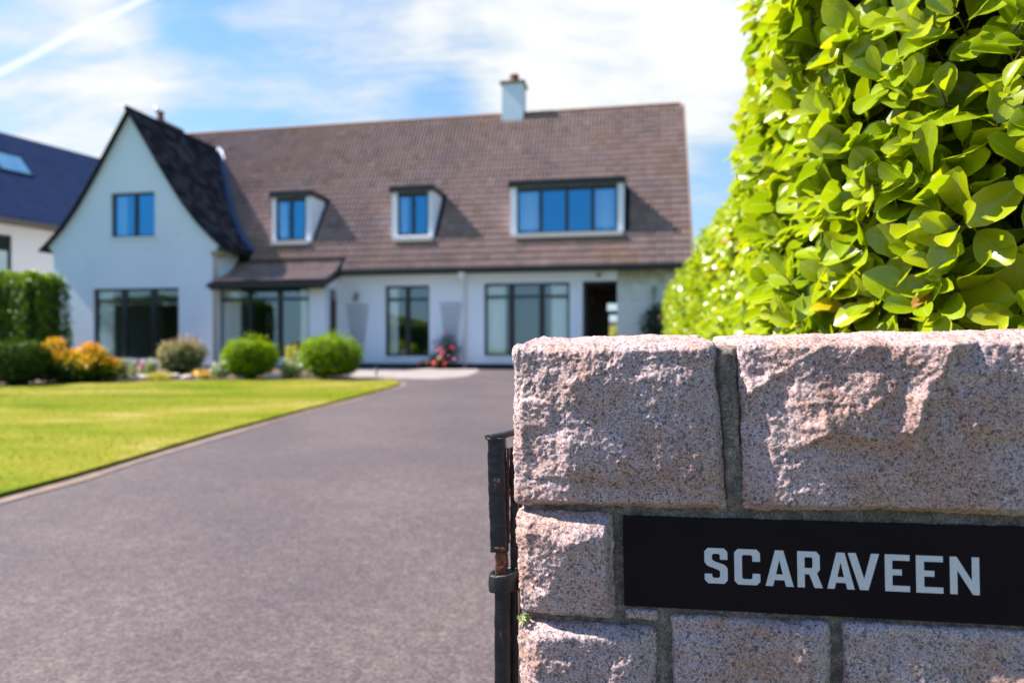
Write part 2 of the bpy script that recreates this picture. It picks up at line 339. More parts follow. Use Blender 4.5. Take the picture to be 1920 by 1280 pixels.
class MB:
    def __init__(s): s.v = []; s.f = []
    def quadbox(s, P):      # 8 corners: bottom 4 ccw, top 4 ccw
        b = len(s.v); s.v += [tuple(p) for p in P]
        for f in ((0, 3, 2, 1), (4, 5, 6, 7), (0, 1, 5, 4), (1, 2, 6, 5), (2, 3, 7, 6), (3, 0, 4, 7)): s.f.append(tuple(b+i for i in f))
        return s
    def box(s, x0, x1, y0, y1, z0, z1):
        return s.quadbox([(x0, y0, z0), (x1, y0, z0), (x1, y1, z0), (x0, y1, z0), (x0, y0, z1), (x1, y0, z1), (x1, y1, z1), (x0, y1, z1)])
    def bar(s, a, b, w=0.02, d=None, up=(0, 0, 1)):
        a, b = Vector(a), Vector(b); d = w if d is None else d
        t = (b-a).normalized(); u = t.cross(Vector(up))
        if u.length < 1e-3: u = t.cross(Vector((1, 0, 0)))
        u.normalize(); v = t.cross(u).normalized(); u *= w/2; v *= d/2
        return s.quadbox([a-u-v, a+u-v, a+u+v, a-u+v, b-u-v, b+u-v, b+u+v, b-u+v])
    def tube(s, pts, rad, n=10, cap=True):
        pts = [Vector(p) for p in pts]
        if not isinstance(rad, (list, tuple)): rad = [rad]*len(pts)
        base = len(s.v); prev = None
        for i, p in enumerate(pts):
            t = (pts[min(i+1, len(pts)-1)]-pts[max(i-1, 0)]).normalized()
            u = prev - t*prev.dot(t) if prev is not None else t.cross(Vector((0.31, 0.87, 0.4)))
            u.normalize(); prev = u; v = t.cross(u)
            for k in range(n):
                a = 2*math.pi*k/n; s.v.append(tuple(p+(u*math.cos(a)+v*math.sin(a))*rad[i]))
        for i in range(len(pts)-1):
            for k in range(n):
                a = base+i*n+k; b = base+i*n+(k+1) % n; s.f.append((a, b, b+n, a+n))
        if cap:
            s.f.append(tuple(base+k for k in range(n))[::-1]); s.f.append(tuple(base+(len(pts)-1)*n+k for k in range(n)))
        return s
    def poly(s, P):
        b = len(s.v); s.v += [tuple(p) for p in P]; s.f.append(tuple(range(b, b+len(P)))); return s
    def prism(s, pts, fn, a, b):     # 2D outline swept from a to b through fn(x, y, h)
        n = len(pts); k = len(s.v)
        s.v += [tuple(fn(x, y, a)) for x, y in pts]+[tuple(fn(x, y, b)) for x, y in pts]
        s.f.append(tuple(range(k, k+n))[::-1]); s.f.append(tuple(range(k+n, k+2*n)))
        for i in range(n):
            j = (i+1) % n; s.f.append((k+i, k+j, k+n+j, k+n+i))
        return s
    def build(s, name, m, parent=None, loc=None, bevel=0, smooth=False):
        me = bpy.data.meshes.new(name); me.from_pydata(s.v, [], s.f)
        if smooth:
            for p in me.polygons: p.use_smooth = True
        o = link(name, me, m, parent, loc)
        if bevel:
            bv = o.modifiers.new('bevel', 'BEVEL'); bv.width = bevel; bv.segments = 2; bv.limit_method = 'ANGLE'
        return o
def outline_mesh(name, splines, thick, fn):
    """filled 2D outline with holes, thickness 'thick'; fn maps (x, y, depth 0..thick) to 3D"""
    cu = bpy.data.curves.new('tmp', 'CURVE'); cu.dimensions = '2D'; cu.fill_mode = 'BOTH'; cu.extrude = thick/2
    for sp in splines:
        q = cu.splines.new('POLY'); q.points.add(len(sp)-1); q.use_cyclic_u = True
        for i, (x, y) in enumerate(sp): q.points[i].co = (x, y, 0, 1)
    o = bpy.data.objects.new('tmp', cu); COL.objects.link(o)
    dg = bpy.context.evaluated_depsgraph_get(); dg.update()
    me = bpy.data.meshes.new_from_object(o.evaluated_get(dg)); me.name = name
    bpy.data.objects.remove(o); bpy.data.curves.remove(cu)
    me.materials.clear()
    for v in me.vertices: v.co = fn(v.co.x, v.co.y, v.co.z+thick/2)
    me.update(); return me
rect = lambda a, b, c, d: [(a, c), (b, c), (b, d), (a, d)]

# vector noise
def _h(ix, iy, iz, sd):
    n = (ix.astype(np.int64)*374761393+iy.astype(np.int64)*668265263+iz.astype(np.int64)*2147483647*3+sd*974711) & 0xffffffff
    n = ((n ^ (n >> 13))*1274126177) & 0xffffffff; n = n ^ (n >> 16); n = (n*2246822519) & 0xffffffff
    return ((n >> 8) & 0xffff)/65535.0
def vn(p, sd=0):
    i = np.floor(p).astype(np.int64); f = p-i; f = f*f*f*(f*(f*6-15)+10); r = 0
    for a in (0, 1):
        for b in (0, 1):
            for c in (0, 1):
                wgt = (f[:, 0] if a else 1-f[:, 0])*(f[:, 1] if b else 1-f[:, 1])*(f[:, 2] if c else 1-f[:, 2])
                r = r+wgt*_h(i[:, 0]+a, i[:, 1]+b, i[:, 2]+c, sd)
    return r*2-1
def fbm(p, sd=0, oct=5, g=0.5):
    r = 0; a = 1.0
    for k in range(oct): r = r+a*vn(p*(2.03**k)+k*7.3, sd+k); a *= g
    return r

GS = 0.028
def gz(y): return -1.1+GS*min(max(y, -3), 22)      # the drive climbs gently to the house

# leaf clouds -----------------------------------------------------------
def leaf_template(kind):
    if kind == 'fine':      # obovate, cupped, 7 stations x 5 across; x across, y along, z up
        ys = np.array([0, .12, .3, .52, .74, .9, 1.0]); ww = np.array([.05, .42, .74, .98, .98, .66, .12])/2
        xs = np.array([-1, -.5, 0, .5, 1])
        V = []; E = []
        for y, w_ in zip(ys, ww):
            for x in xs: V.append((x*w_, y, 0)); E.append(abs(x) if y < .95 else 1)
        F = [(r*5+c, r*5+c+1, r*5+c+6, r*5+c+5) for r in range(6) for c in range(4)]
        return np.array(V), np.array(F), np.array(E, float)
    if kind == 'mid':
        ys = np.array([0, .35, .75, 1.0]); ww = np.array([.06, .8, .9, .15])/2; xs = np.array([-1, 0, 1])
        V = [(x*w_, y, 0) for y, w_ in zip(ys, ww) for x in xs]; E = [abs(x) for y in ys for x in xs]
        F = [(r*3+c, r*3+c+1, r*3+c+4, r*3+c+3) for r in range(3) for c in range(2)]
        return np.array(V), np.array(F), np.array(E, float)
    V = [(0, 0, 0), (.42, .55, .06), (0, 1, -.05), (-.42, .55, .06)]
    return np.array(V, float), np.array([(0, 1, 2, 3)]), np.array([.3, .8, .8, .8])
def place_leaves(T, P, Y, Z, L, Wd, tint, cup=None, curl=None):
    """one leaf per row: base P, blade direction Y, face normal Z, length L, width Wd"""
    V0, F0, E0 = T; n = len(P); k = len(V0)
    Y = Y/np.linalg.norm(Y, axis=1, keepdims=True)
    X = np.cross(Y, Z); X /= np.linalg.norm(X, axis=1, keepdims=True)+1e-9; Z = np.cross(X, Y)
    x = V0[None, :, 0]*Wd[:, None]; y = V0[None, :, 1]*L[:, None]; z = V0[None, :, 2]*L[:, None]
    if cup is not None: z = z+cup[:, None]*(x*x)/(Wd[:, None])
    if curl is not None: z = z-curl[:, None]*(V0[None, :, 1]**2)*L[:, None]
    V = P[:, None, :]+x[..., None]*X[:, None, :]+y[..., None]*Y[:, None, :]+z[..., None]*Z[:, None, :]
    F = (F0[None]+(np.arange(n)*k)[:, None, None]).reshape(-1, F0.shape[1])
    return V.reshape(-1, 3), F, np.repeat(tint, k), np.tile(E0, n)
def rnd_dirs(n):
    v = rng.normal(size=(n, 3)); return v/np.linalg.norm(v, axis=1, keepdims=True)
def clump(name, mname, centers, radii, count, size, parent=None, label=None, up=0.5, kindname=None, flat=1.0, shell=0.75, zmin=None):
    """leafy mass: small leaves spread through lumpy ellipsoids"""
    C_ = np.array(centers, float); Rr = np.array(radii, float)
    if Rr.ndim == 1: Rr = np.repeat(Rr[:, None], 3, 1)
    wgt = Rr.prod(1)**(2/3); idx = rng.choice(len(C_), count, p=wgt/wgt.sum())
    d = rnd_dirs(count); rr = shell+(1.06-shell)*rng.random(count)**0.7
    lump = 1+0.16*vn(d*2.5+idx[:, None]*3.1, 5)+0.08*vn(d*6+idx[:, None], 9)
    P = C_[idx]+d*Rr[idx]*(rr*lump)[:, None]
    if zmin is not None: P[:, 2] = np.maximum(P[:, 2], zmin+rng.random(count)*0.05)
    Y = d*0.6+rnd_dirs(count)*0.8+np.array([0, 0, up*0.4]); Z = d*0.7+rnd_dirs(count)*0.6+np.array([0, 0, up])
    L = size*(0.7+0.6*rng.random(count))
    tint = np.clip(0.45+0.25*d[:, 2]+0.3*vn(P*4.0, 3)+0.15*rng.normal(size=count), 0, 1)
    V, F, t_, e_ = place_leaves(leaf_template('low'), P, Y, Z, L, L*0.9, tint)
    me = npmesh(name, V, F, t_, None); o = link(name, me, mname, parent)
    if kindname: o['kind'] = kindname
    return o
def lump_mesh(name, mname, c, r, parent=None, seed=1, nseg=20):
    V = []; F = []
    for i in range(nseg//2+1):
        a = math.pi*i/(nseg//2)
        for j in range(nseg):
            b = 2*math.pi*j/nseg; V.append((math.sin(a)*math.cos(b), math.sin(a)*math.sin(b), math.cos(a)))
    for i in range(nseg//2):
        for j in range(nseg): F.append((i*nseg+j, (i+1)*nseg+j, (i+1)*nseg+(j+1) % nseg, i*nseg+(j+1) % nseg))
    V = np.array(V); V = V*(1+0.14*vn(V*2.2+seed, seed))[:, None]*np.array(r)+np.array(c)
    o = link(name, npmesh(name, V, F, smooth=True), mname, parent); return o

# ------------------------------------------------------------------ ground
def sheet(name, pts, m, dz, label=None, thick=0.0):
    """a flat sheet that follows the slope; optional edge thickness downwards"""
    me = bpy.data.meshes.new(name)
    ys = sorted(set([p[1] for p in pts]))
    V = [(x, y, gz(y)+dz) for x, y in pts]; n = len(V); F = [tuple(range(n))]
    if thick:
        V += [(x, y, gz(y)+dz-thick) for x, y in pts]
        F += [((i+1) % n, i, n+i, n+(i+1) % n) for i in range(n)]
    me.from_pydata(V, [], F); o = link(name, me, m); o['kind'] = 'structure'
    if label: o['label'] = label
    return o
V = []; F = []
xs = [-900, -200, -60, -25, 25, 60, 200, 900]; ysg = [-300, -60, -3, 22, 60, 200, 1500]
for y in ysg:
    for x in xs: V.append((x, y, gz(y)))
nx = len(xs)
for j in range(len(ysg)-1):
    for i in range(nx-1): F.append((j*nx+i, j*nx+i+1, (j+1)*nx+i+1, (j+1)*nx+i))
me = bpy.data.meshes.new('ground'); me.from_pydata(V, [], F); g = link('ground', me, 'rough_grass')
meta(g, 'rough grassy ground around the plot', kind='structure')
edge = [(-3.62, 0.6), (-3.45, 2.0), (-3.36, 3.2), (-3.27, 4.36), (-3.18, 4.9), (-3.12, 5.5), (-3.07, 6.2), (-2.99, 7.0), (-2.84, 8.0), (-2.70, 9.0), (-2.50, 10.1), (-2.32, 11.2), (-2.18, 12.2), (-2.13, 12.9), (-2.22, 13.5), (-2.55, 13.95)]
sheet('road', [(-40, -9), (40, -9), (40, -1.0), (-40, -1.0)], 'asphalt', 0.004, 'grey road outside the gate')
drive = edge+[(-3.3, 14.2), (-5.0, 14.4), (-5.0, 16.0), (-4.75, 18.9), (-1.0, 18.2), (4.4, 17.18), (4.6, 15.5), (3.4, 12.0), (2.4, 6.0), (1.9, 3.0), (1.5, 0.9), (0.7, 0.7), (0.2, 0.2), (0.4, -1.0), (-3.9, -1.0)]
sheet('driveway', drive, 'asphalt', 0.010, 'grey asphalt driveway running up to the white house')
back = [(-4.0, 14.06), (-5.2, 13.95), (-6.1, 13.8), (-7.1, 13.6), (-7.9, 13.3), (-8.6, 12.9), (-9.25, 12.2), (-9.9, 9.0), (-10.6, 5.0), (-11.3, 0.6)]
lawn = sheet('lawn', edge+back, 'lawn_grass', 0.045, 'mown lawn with dry yellow patches beside the driveway', thick=0.06)
# strip of bare edging between lawn and drive
V = []; F = []
for i, (x, y) in enumerate(edge):
    wv = 0.13+0.03*math.sin(i*2.1); V += [(x-0.02, y, gz(y)+0.016), (x+wv, y-0.02, gz(y)+0.016)]
F = [(2*i, 2*i+1, 2*i+3, 2*i+2) for i in range(len(edge)-1)]
me = bpy.data.meshes.new('edging_strip'); me.from_pydata(V, [], F); o = link('lawn_edging', me, 'edging'); meta(o, 'pinkish brown edging strip between lawn and driveway', kind='structure')
bed = [(-2.6, 13.97), (-4.0, 14.07), (-5.2, 13.96), (-6.1, 13.81), (-7.1, 13.61), (-7.9, 13.31), (-8.6, 12.91), (-9.3, 12.2), (-11.5, 14.0), (-12.9, 19.0), (-11.3, 20.4), (-4.9, 18.9), (-4.9, 16.2), (-4.0, 15.0)]
sheet('flower_bed', bed[::-1], 'soil', 0.030, 'brown soil bed in front of the white gable')
sheet('concrete_path', [(-4.8, 18.4), (-4.3, 16.2), (-3.3, 14.75), (-1.55, 14.35), (-1.0, 15.2), (-0.8, 17.0), (-0.95, 18.1)], 'concrete', 0.020, 'pale concrete pad by the front door')

# blades of grass near the lawn edge
def inpoly(x, y, P):
    c = np.zeros(len(x), bool); j = len(P)-1
    for i in range(len(P)):
        xi, yi = P[i]; xj, yj = P[j]
        hit = ((yi > y) != (yj > y)) & (x < (xj-xi)*(y-yi)/(yj-yi+1e-12)+xi); c ^= hit; j = i
    return c
N = 110000
yy = 2.6+(13.9-2.6)*rng.random(N)**1.5; xx = -10+8*rng.random(N); k = inpoly(xx, yy, edge+back); xx, yy = xx[k], yy[k]
n = len(xx); zz0 = -1.1+GS*yy+0.04; a = rng.random(n)*6.283; hgt = 0.006+0.014*rng.random(n); wd = 0.004+0.003*rng.random(n)+yy*0.0004
V = np.zeros((n, 3, 3)); V[:, 0] = np.c_[xx-np.cos(a)*wd, yy-np.sin(a)*wd, zz0]; V[:, 1] = np.c_[xx+np.cos(a)*wd, yy+np.sin(a)*wd, zz0]
V[:, 2] = np.c_[xx+rng.normal(size=n)*0.012, yy+rng.normal(size=n)*0.012, zz0+hgt]
o = link('grass_blades', npmesh('grass_blades', V.reshape(-1, 3), np.arange(n*3).reshape(-1, 3), np.repeat(np.clip(.45+.55*vn(np.c_[xx*.45, yy*1.3, xx*0]*1.6, 61)+.15*rng.normal(size=n), 0, 1), 3)), 'grass_blade'); meta(o, 'short blades of grass on the lawn', 'grass', kind='stuff')
# ------------------------------------------------------------------ the white house
HO = empty('white_house', (0, 18, -0.6), (0, 0, -TH))
meta(HO, 'white rendered house with brown tiled roof, steep gable and three dormers behind the lawn', 'house')
ROOF0 = (-0.3, 2.72); RS = 1.4486
def zmain(t): return ROOF0[1]+RS*(t-ROOF0[0])
def tmain(z): return ROOF0[0]+(z-ROOF0[1])/RS
PO = np.array([0, .30, .60, 1.0, 1.35, 1.7, 2.1, 2.45, 2.80]); PZ = np.array([7.05, 6.57, 6.10, 5.45, 4.92, 4.42, 3.93, 3.59, 3.28])
def zwing(o): return float(np.interp(abs(o), PO, PZ))
GX = -10.40

def wallpart(name, splines, thick, fn, m='white_render', parent=HO, label=None):
    o = link(name, outline_mesh(name, splines, thick, fn), m, parent)
    if label: o['label'] = label
    return o
front = lambda t: (lambda x, y, d: (x, t+d, y))
side = lambda s: (lambda x, y, d: (s+d, x, y))
wallpart('wall', [[(-4.84, -.3), (1.85, -.3), (1.85, 2.30), (2.74, 2.30), (2.74, 3.0), (-4.84, 3.0)], rect(-3.52, -2.27, .34, 2.26), rect(-.75, 1.52, .36, 2.28)], .26, front(0))
wallpart('wall', [rect(2.74, 4.45, -.3, 3.0)], .26, front(0.002), 'stained_render', label='weather stained render right of the passage')
wallpart('wall', [rect(-8.02, -4.84, -.3, 2.34), rect(-7.97, -5.30, .32, 2.22)], .2, front(-.9))
wallpart('wall', [[(-.7, -.3), (-.001, -.3), (-.001, 3.0), (-.7, 2.42)], rect(-.62, -.14, .02, 2.16)], .12, side(-4.962))
c = [(GX+o, zwing(o)-.03) for o in list(PO[:-1])]; cl = [(GX-o, zwing(o)-.03) for o in PO[1:-1]]
gout = [(-12.85, -.3), (-7.92, -.3), (-7.92, 3.10), (-7.68, 3.20), (-7.66, 3.33)]+c[::-1]+cl+[(-13.02, 3.40), (-12.85, 3.22)]
wallpart('gable_wall', [gout, rect(-11.57, -8.93, .28, 2.20), rect(-11.01, -9.66, 3.60, 4.82)], .25, front(-1.2))
MB().box(-7.95, -7.60, -1.24, -.86, 3.05, 3.16).build('kneeler', 'stained_render', HO)
wallpart('wall', [[(-.95, -.3), (.6, -.3), (.6, 3.4), (-.95, 3.4)]], .2, side(-8.12))
wallpart('wall', [[(-.95, -.3), (6.4, -.3), (6.4, 3.3), (-.95, 3.3)]], .2, side(-12.85))
wallpart('wall', [[(.262, -.3), (6.4, -.3), (6.4, 3.0), (3.2, zmain(3.2)-.25), (.262, 3.15)]], .2, side(4.25))
wallpart('wall', [[(-12.6, -.3), (1.85, -.3), (1.85, 2.3), (2.74, 2.3), (2.74, -.3), (4.2, -.3), (4.2, 3.0), (-12.6, 3.0)]], .2, front(6.2))
# rooms behind the glass and the passage
m = MB(); m.box(-12.6, 1.6, 3.0, 3.1, -.2, 2.5).box(-12.6, 1.6, -.9, 3.0, -.25, -.05).box(-12.6, 1.6, .27, 3.0, 2.5, 2.56).box(-7.9, -5.1, -.68, .27, 2.36, 2.40)
for s in (-7.9, -4.7, -1.6): m.box(s, s+.1, .28, 3.0, -.05, 2.5)
m.box(-12.6, -8.15, -.9, 2.6, 2.56, 2.66).box(-11.6, -9.2, 1.0, 1.1, 2.7, 4.8)
m.build('room', 'dark_room', HO)
m = MB(); m.box(1.73, 1.85, .262, 6.19, -.2, 2.5).box(2.74, 2.86, .262, 6.19, -.2, 2.5).box(1.86, 2.73, .262, 6.19, 2.36, 2.5)
m.build('passage_wall', 'grey_passage', HO)
m = MB(); m.box(1.87, 2.36, 3.0, 3.06, -.2, 2.35).box(2.36, 2.42, 2.98, 3.08, -.2, 1.66).box(2.36, 2.72, 2.99, 3.07, 1.56, 1.68).box(2.36, 2.72, 2.99, 3.07, 1.90, 2.35)
m.build('passage_screen', 'brown_door', HO)
MB().tube([(1.87+.15, 1.2, 2.0), (1.87+.2, 1.25, 1.8)], .02, 6).build('hook', 'terracotta', HO)
MB().box(-4.86, 1.85, -.016, -.001, -.3, .15).build('plinth', 'plinth_paint', HO)
MB().box(-12.87, -7.9, -1.216, -1.201, -.3, .10).box(-8.02, -4.84, -.916, -.901, -.3, .10).build('plinth', 'plinth_paint', HO)

# windows: frame (part) > panes, sill, curtains (sub-parts)
def curtain(s0, s1, z0, z1, t, parent):
    n = max(8, int((s1-s0)/.022)); V = []; F = []
    for i in range(n+1):
        x = s0+(s1-s0)*i/n; y = t+.030*math.sin(i*1.15)+.01*math.sin(i*.37)
        V += [(x, y, z0), (x+.006*math.sin(i), y+.004, z1)]
    F = [(2*i, 2*i+2, 2*i+3, 2*i+1) for i in range(n)]
    me = bpy.data.meshes.new('curtain'); me.from_pydata(V, [], F); return link('curtain', me, 'curtain_cloth', parent)
def window(s0, s1, z0, z1, t, mull, trans=None, fw=.06, mw=.10, gm='window_glass', curt=(), sill=True, parent=HO, name='window', flat=False, rec=.07, sillm='white_render', ft=0.0):
    y0, y1 = t+rec, t+rec+.07
    m = MB(); e = .002
    m.box(s0+e, s0+fw, y0, y1, z0+e, z1-e).box(s1-fw, s1-e, y0, y1, z0+e, z1-e)
    m.box(s0+fw, s1-fw, y0, y1, z0+e, z0+fw).box(s0+fw, s1-fw, y0, y1, z1-fw-ft, z1-e)
    xs_ = [s0+fw]
    for q in mull: m.box(q-mw/2, q+mw/2, y0-.004, y1, z0+fw, z1-fw-ft); xs_ += [q-mw/2, q+mw/2]
    xs_.append(s1-fw); cells = []
    for a, b in zip(xs_[::2], xs_[1::2]):
        if trans:
            m.box(a, b, y0, y1, trans-.035, trans+.035); cells += [(a, b, z0+fw, trans-.035), (a, b, trans+.035, z1-fw)]
        else: cells.append((a, b, z0+fw, z1-fw-ft))
    fr = m.build(name, 'black_frame', parent) if not flat else m.build('window_frame', 'black_frame', parent)
    host = parent if flat else fr
    for a, b, c_, d in cells:
        pm = MB(); pm.poly([(a-.01, y0+.03, c_-.01), (b+.01, y0+.03, c_-.01), (b+.01, y0+.03, d+.01), (a-.01, y0+.03, d+.01)]); pm.build('pane', gm, host)
    if sill: MB().box(s0-.06, s1+.06, t-.05, t+rec, z0-.07, z0-.003).build('sill', sillm, host)
    for a, b in curt: curtain(a, b, z0+.02, z1-.03, t+rec+.11, host)
    return fr
window(-3.52, -2.27, .34, 2.26, 0, (-2.90,), 1.89, mw=.13, curt=((-3.46, -3.20),))
window(-.75, 1.52, .36, 2.28, 0, (-.02, .79), 1.92, mw=.15, curt=((-.70, -.22), (1.02, 1.50)))
window(-7.97, -5.30, .32, 2.22, -.9, (-7.06, -6.17), 1.88, mw=.13, curt=((-7.90, -7.40), (-5.62, -5.36)))
window(-11.57, -8.93, .28, 2.20, -1.2, (-10.66, -9.75), 1.88, mw=.17, curt=((-11.5, -11.08), (-9.02, -8.97)))
window(-11.01, -9.66, 3.60, 4.82, -1.2, (-10.29,), None, mw=.10, gm='sky_tint_glass', curt=((-10.93, -10.66),))
# front door in the side of the bay
dm = MB().box(-4.925, -4.885, -.615, -.145, .025, 1.80).build('front_door', 'brown_door', HO)
MB().box(-4.883, -4.875, -.55, -.21, 1.15, 1.65).box(-4.883, -4.875, -.55, -.21, .2, .95).build('door_panel', 'brown_door', dm)
MB().tube([(-4.87, -.20, 1.02), (-4.83, -.20, 1.02), (-4.83, -.32, 1.02)], .012, 6).build('handle', 'lamp_grey', dm)
MB().poly([(-4.9, -.615, 1.86), (-4.9, -.145, 1.86), (-4.9, -.145, 2.14), (-4.9, -.615, 2.14)]).build('fanlight', 'window_glass', HO)
MB().box(-4.95, -4.86, -.615, -.145, 1.80, 1.86).build('door_frame', 'black_frame', HO)

# ---- roofs
def tile_geo(O, ax, up, nr, w, l, tint):
    """double-roll tile: tail edge at O, w across, l up the slope"""
    x = np.linspace(0, 1, 13); h = .034*np.abs(np.sin(x*2*math.pi))**1.3
    tail = [O+ax*(w*a*.985)+nr*(b+.012) for a, b in zip(x, h)]
    lip = [O+ax*(w*a*.985)+nr*(b*.3-.004) for a, b in zip(x, h)]
    head = [O+ax*(w*a*.985)+up*(l*1.12)+nr*(b+.002) for a, b in zip(x, h)]
    V = lip+tail+head; F = []
    for r_ in range(2):
        for i in range(12): F.append((r_*13+i, r_*13+i+1, (r_+1)*13+i+1, (r_+1)*13+i))
    return V, F, [tint]*39
class TileSet:
    def __init__(s): s.V = []; s.F = []; s.T = []; s.k = 0
    def add(s, g):
        V, F, T = g; s.V += V; s.F.append(np.array(F)+s.k); s.T += T; s.k += len(V)
    def build(s, name, m, parent):
        o = link(name, npmesh(name, np.array(s.V), np.concatenate(s.F), s.T), m, parent); o['kind'] = 'stuff'; return o
A = np.array
ang = math.atan(RS); UPM = A([0, math.cos(ang), math.sin(ang)]); NRM = A([0, -math.sin(ang), math.cos(ang)]); AXX = A([1., 0, 0])
SL = .229; TW = .2246
dorm = [(-7.02, -5.81), (-3.42, -2.24), (-.09, 2.91)]
tl = TileSet(); singles = []
s_right = 4.62
nrow = int(math.ceil((3.2+.36)/(SL*math.cos(ang))))
variants = []
for v in range(10):
    V, F, T = tile_geo(A([0., 0, 0]), AXX, UPM, NRM, TW, SL, random.random()); variants.append(npmesh('tile', V, F, T))
    variants[-1].materials.append(MAT['roof_tile'])
for r_ in range(nrow):
    t0 = -.36+r_*SL*math.cos(ang); z0 = zmain(t0)
    if t0 > 3.15: break
    for c_ in range(80):
        s = s_right-TW*(c_+1)
        off_ = np.interp(-z0, -PZ, PO) if z0 < 7.05 else -99
        if s < GX+off_-.12: continue
        if z0 > 7.05 and s < -12.9: continue
        if t0 < -.1 and s < -4.80: continue
        if any(a-.03 < s+TW*.5 < b+.03 and .20 < t0 < 1.12 for a, b in dorm): continue
        O = A([s, t0, z0])+NRM*(.01+.004*random.random()); O = O+AXX*random.gauss(0, .002)
        if 10 > c_ and r_ < 30 and len(singles) < 298: singles.append(O)
        else: tl.add(tile_geo(O, AXX, UPM, NRM, TW, SL, min(1, max(0, random.gauss(.5, .25)))))
tl.build('roof_tiles', 'roof_tile', HO)
for O in singles:
    o = link('tile', random.choice(variants), None, HO, tuple(O))
# bay roof, sweeping out
BP = [(.2, 3.39), (-.02, 3.075), (-.2, 2.835), (-.4, 2.67), (-.62, 2.57), (-.9, 2.44), (-1.24, 2.33)][::-1]
def walk(P, step, end=None):
    """points at even arc steps along a polyline"""
    P = [A(p, float) for p in P]; out = []; d = 0; seg = 0; cur = P[0].copy()
    out.append((cur.copy(), (P[1]-P[0])/np.linalg.norm(P[1]-P[0])))
    rem = step
    while seg < len(P)-1:
        v = P[seg+1]-cur; L = np.linalg.norm(v)
        if L < rem: rem -= L; seg += 1; cur = P[min(seg, len(P)-1)].copy()
        else:
            cur = cur+v/L*rem; rem = step; out.append((cur.copy(), (P[seg+1]-P[seg])/np.linalg.norm(P[seg+1]-P[seg])))
    return out
bt = TileSet()
for p, d in walk(BP, SL):
    if p[0] > -.08: break
    up = A([0, d[0], d[1]]); nr = A([0, -d[1], d[0]])
    for c_ in range(15):
        s = -4.72-TW*(c_+1)
        if s < -8.0: continue
        bt.add(tile_geo(A([s, p[0], p[1]])+nr*.012, AXX, up, nr, TW, SL, random.random()))
bt.build('roof_tiles', 'roof_tile', HO)
def slab(name, P, s0, s1, th, m, parent=HO):
    """sheet over polyline P in (t, z) from s0 to s1, with thickness"""
    V = []; F = []; n = len(P)
    for s in (s0, s1):
        for (t, z) in P: V.append((s, t, z))
        for (t, z) in P: V.append((s, t, z-th))
    k = 2*n
    for i in range(n-1):
        F += [(i, i+1, k+i+1, k+i), (n+i, k+n+i, k+n+i+1, n+i+1), (i, n+i, n+i+1, i+1), (k+i, k+i+1, k+n+i+1, k+n+i)]
    F += [(0, k, k+n, n), (n-1, 2*n-1, k+2*n-1, k+n-1)]
    me = bpy.data.meshes.new(name); me.from_pydata(V, [], F); return link(name, me, m, parent)
slab('roof', [(-.34, zmain(-.34)), (3.2, zmain(3.2)), (6.74, zmain(-.34))], -4.74, 4.60, .07, 'shade_toned_tile')
slab('roof', [(0.0, zmain(0)), (3.2, zmain(3.2)), (6.74, zmain(-.34))], -12.95, -4.742, .07, 'shade_toned_tile')
slab('bay_roof', [(p[0], p[1]) for p in BP], -7.96, -4.73, .05, 'shade_toned_tile')
m = MB(); x = -12.9
while x < 4.35:
    L_ = .30; m.tube([(x, 3.2, zmain(3.2)+.01), (x+L_+.02, 3.2, zmain(3.2)+.015)], [.085, .075], 8); x += L_
m.build('ridge_tiles', 'ridge_tile', HO)
# right verge
MB().bar((4.61, -.36, zmain(-.36)+.01), (4.61, 3.2, zmain(3.2)+.01), .03, .10).build('verge', 'ridge_tile', HO)
# wing roof: right and left slopes
wt = TileSet()
for sg in (1, -1):
    for p, d in walk([(o, z) for o, z in zip(PO[::-1], PZ[::-1])], SL):
        if p[1] > 6.98: break
        ax = A([0, 1., 0]) if sg > 0 else A([0, -1., 0]); up = A([sg*d[0], 0, d[1]]); nr = np.cross(ax, up)
        t1 = min(tmain(p[1])+.15, 2.75) if sg > 0 else 2.6
        kk = int((t1+1.34)/TW)
        for j in range(kk):
            O = A([GX+sg*p[0], -1.36+TW*j+(0 if sg > 0 else TW), p[1]])+nr*.012
            if sg > 0: wt.add(tile_geo(O, ax, up, nr, TW, SL, random.random()))
wt.build('wing_roof_tiles', 'shade_toned_tile', HO)
for sg in (1, -1):
    V = []; F = []; n = len(PO)
    for o_, z_ in zip(PO, PZ): V += [(GX+sg*o_, -1.33, z_), (GX+sg*o_, tmain(z_)+.2, z_), (GX+sg*o_, -1.33, z_-.03), (GX+sg*o_, tmain(z_)+.2, z_-.03)]
    for i in range(n-1):
        a = 4*i; b = a+4; F += [(a, a+1, b+1, b), (a+2, b+2, b+3, a+3), (a, b, b+2, a+2), (a+1, a+3, b+3, b+1)]
    F.append((4*n-4, 4*n-3, 4*n-1, 4*n-2))
    me = bpy.data.meshes.new('wing_roof'); me.from_pydata(V, [], F); link('wing_roof', me, 'shade_toned_tile', HO)
m = MB()
for i in range(13): m.tube([(GX, -1.36+i*.31, 7.08), (GX, -1.36+i*.31+.33, 7.085)], [.075, .068], 8)
m.build('ridge_tiles', 'shade_toned_tile', HO)
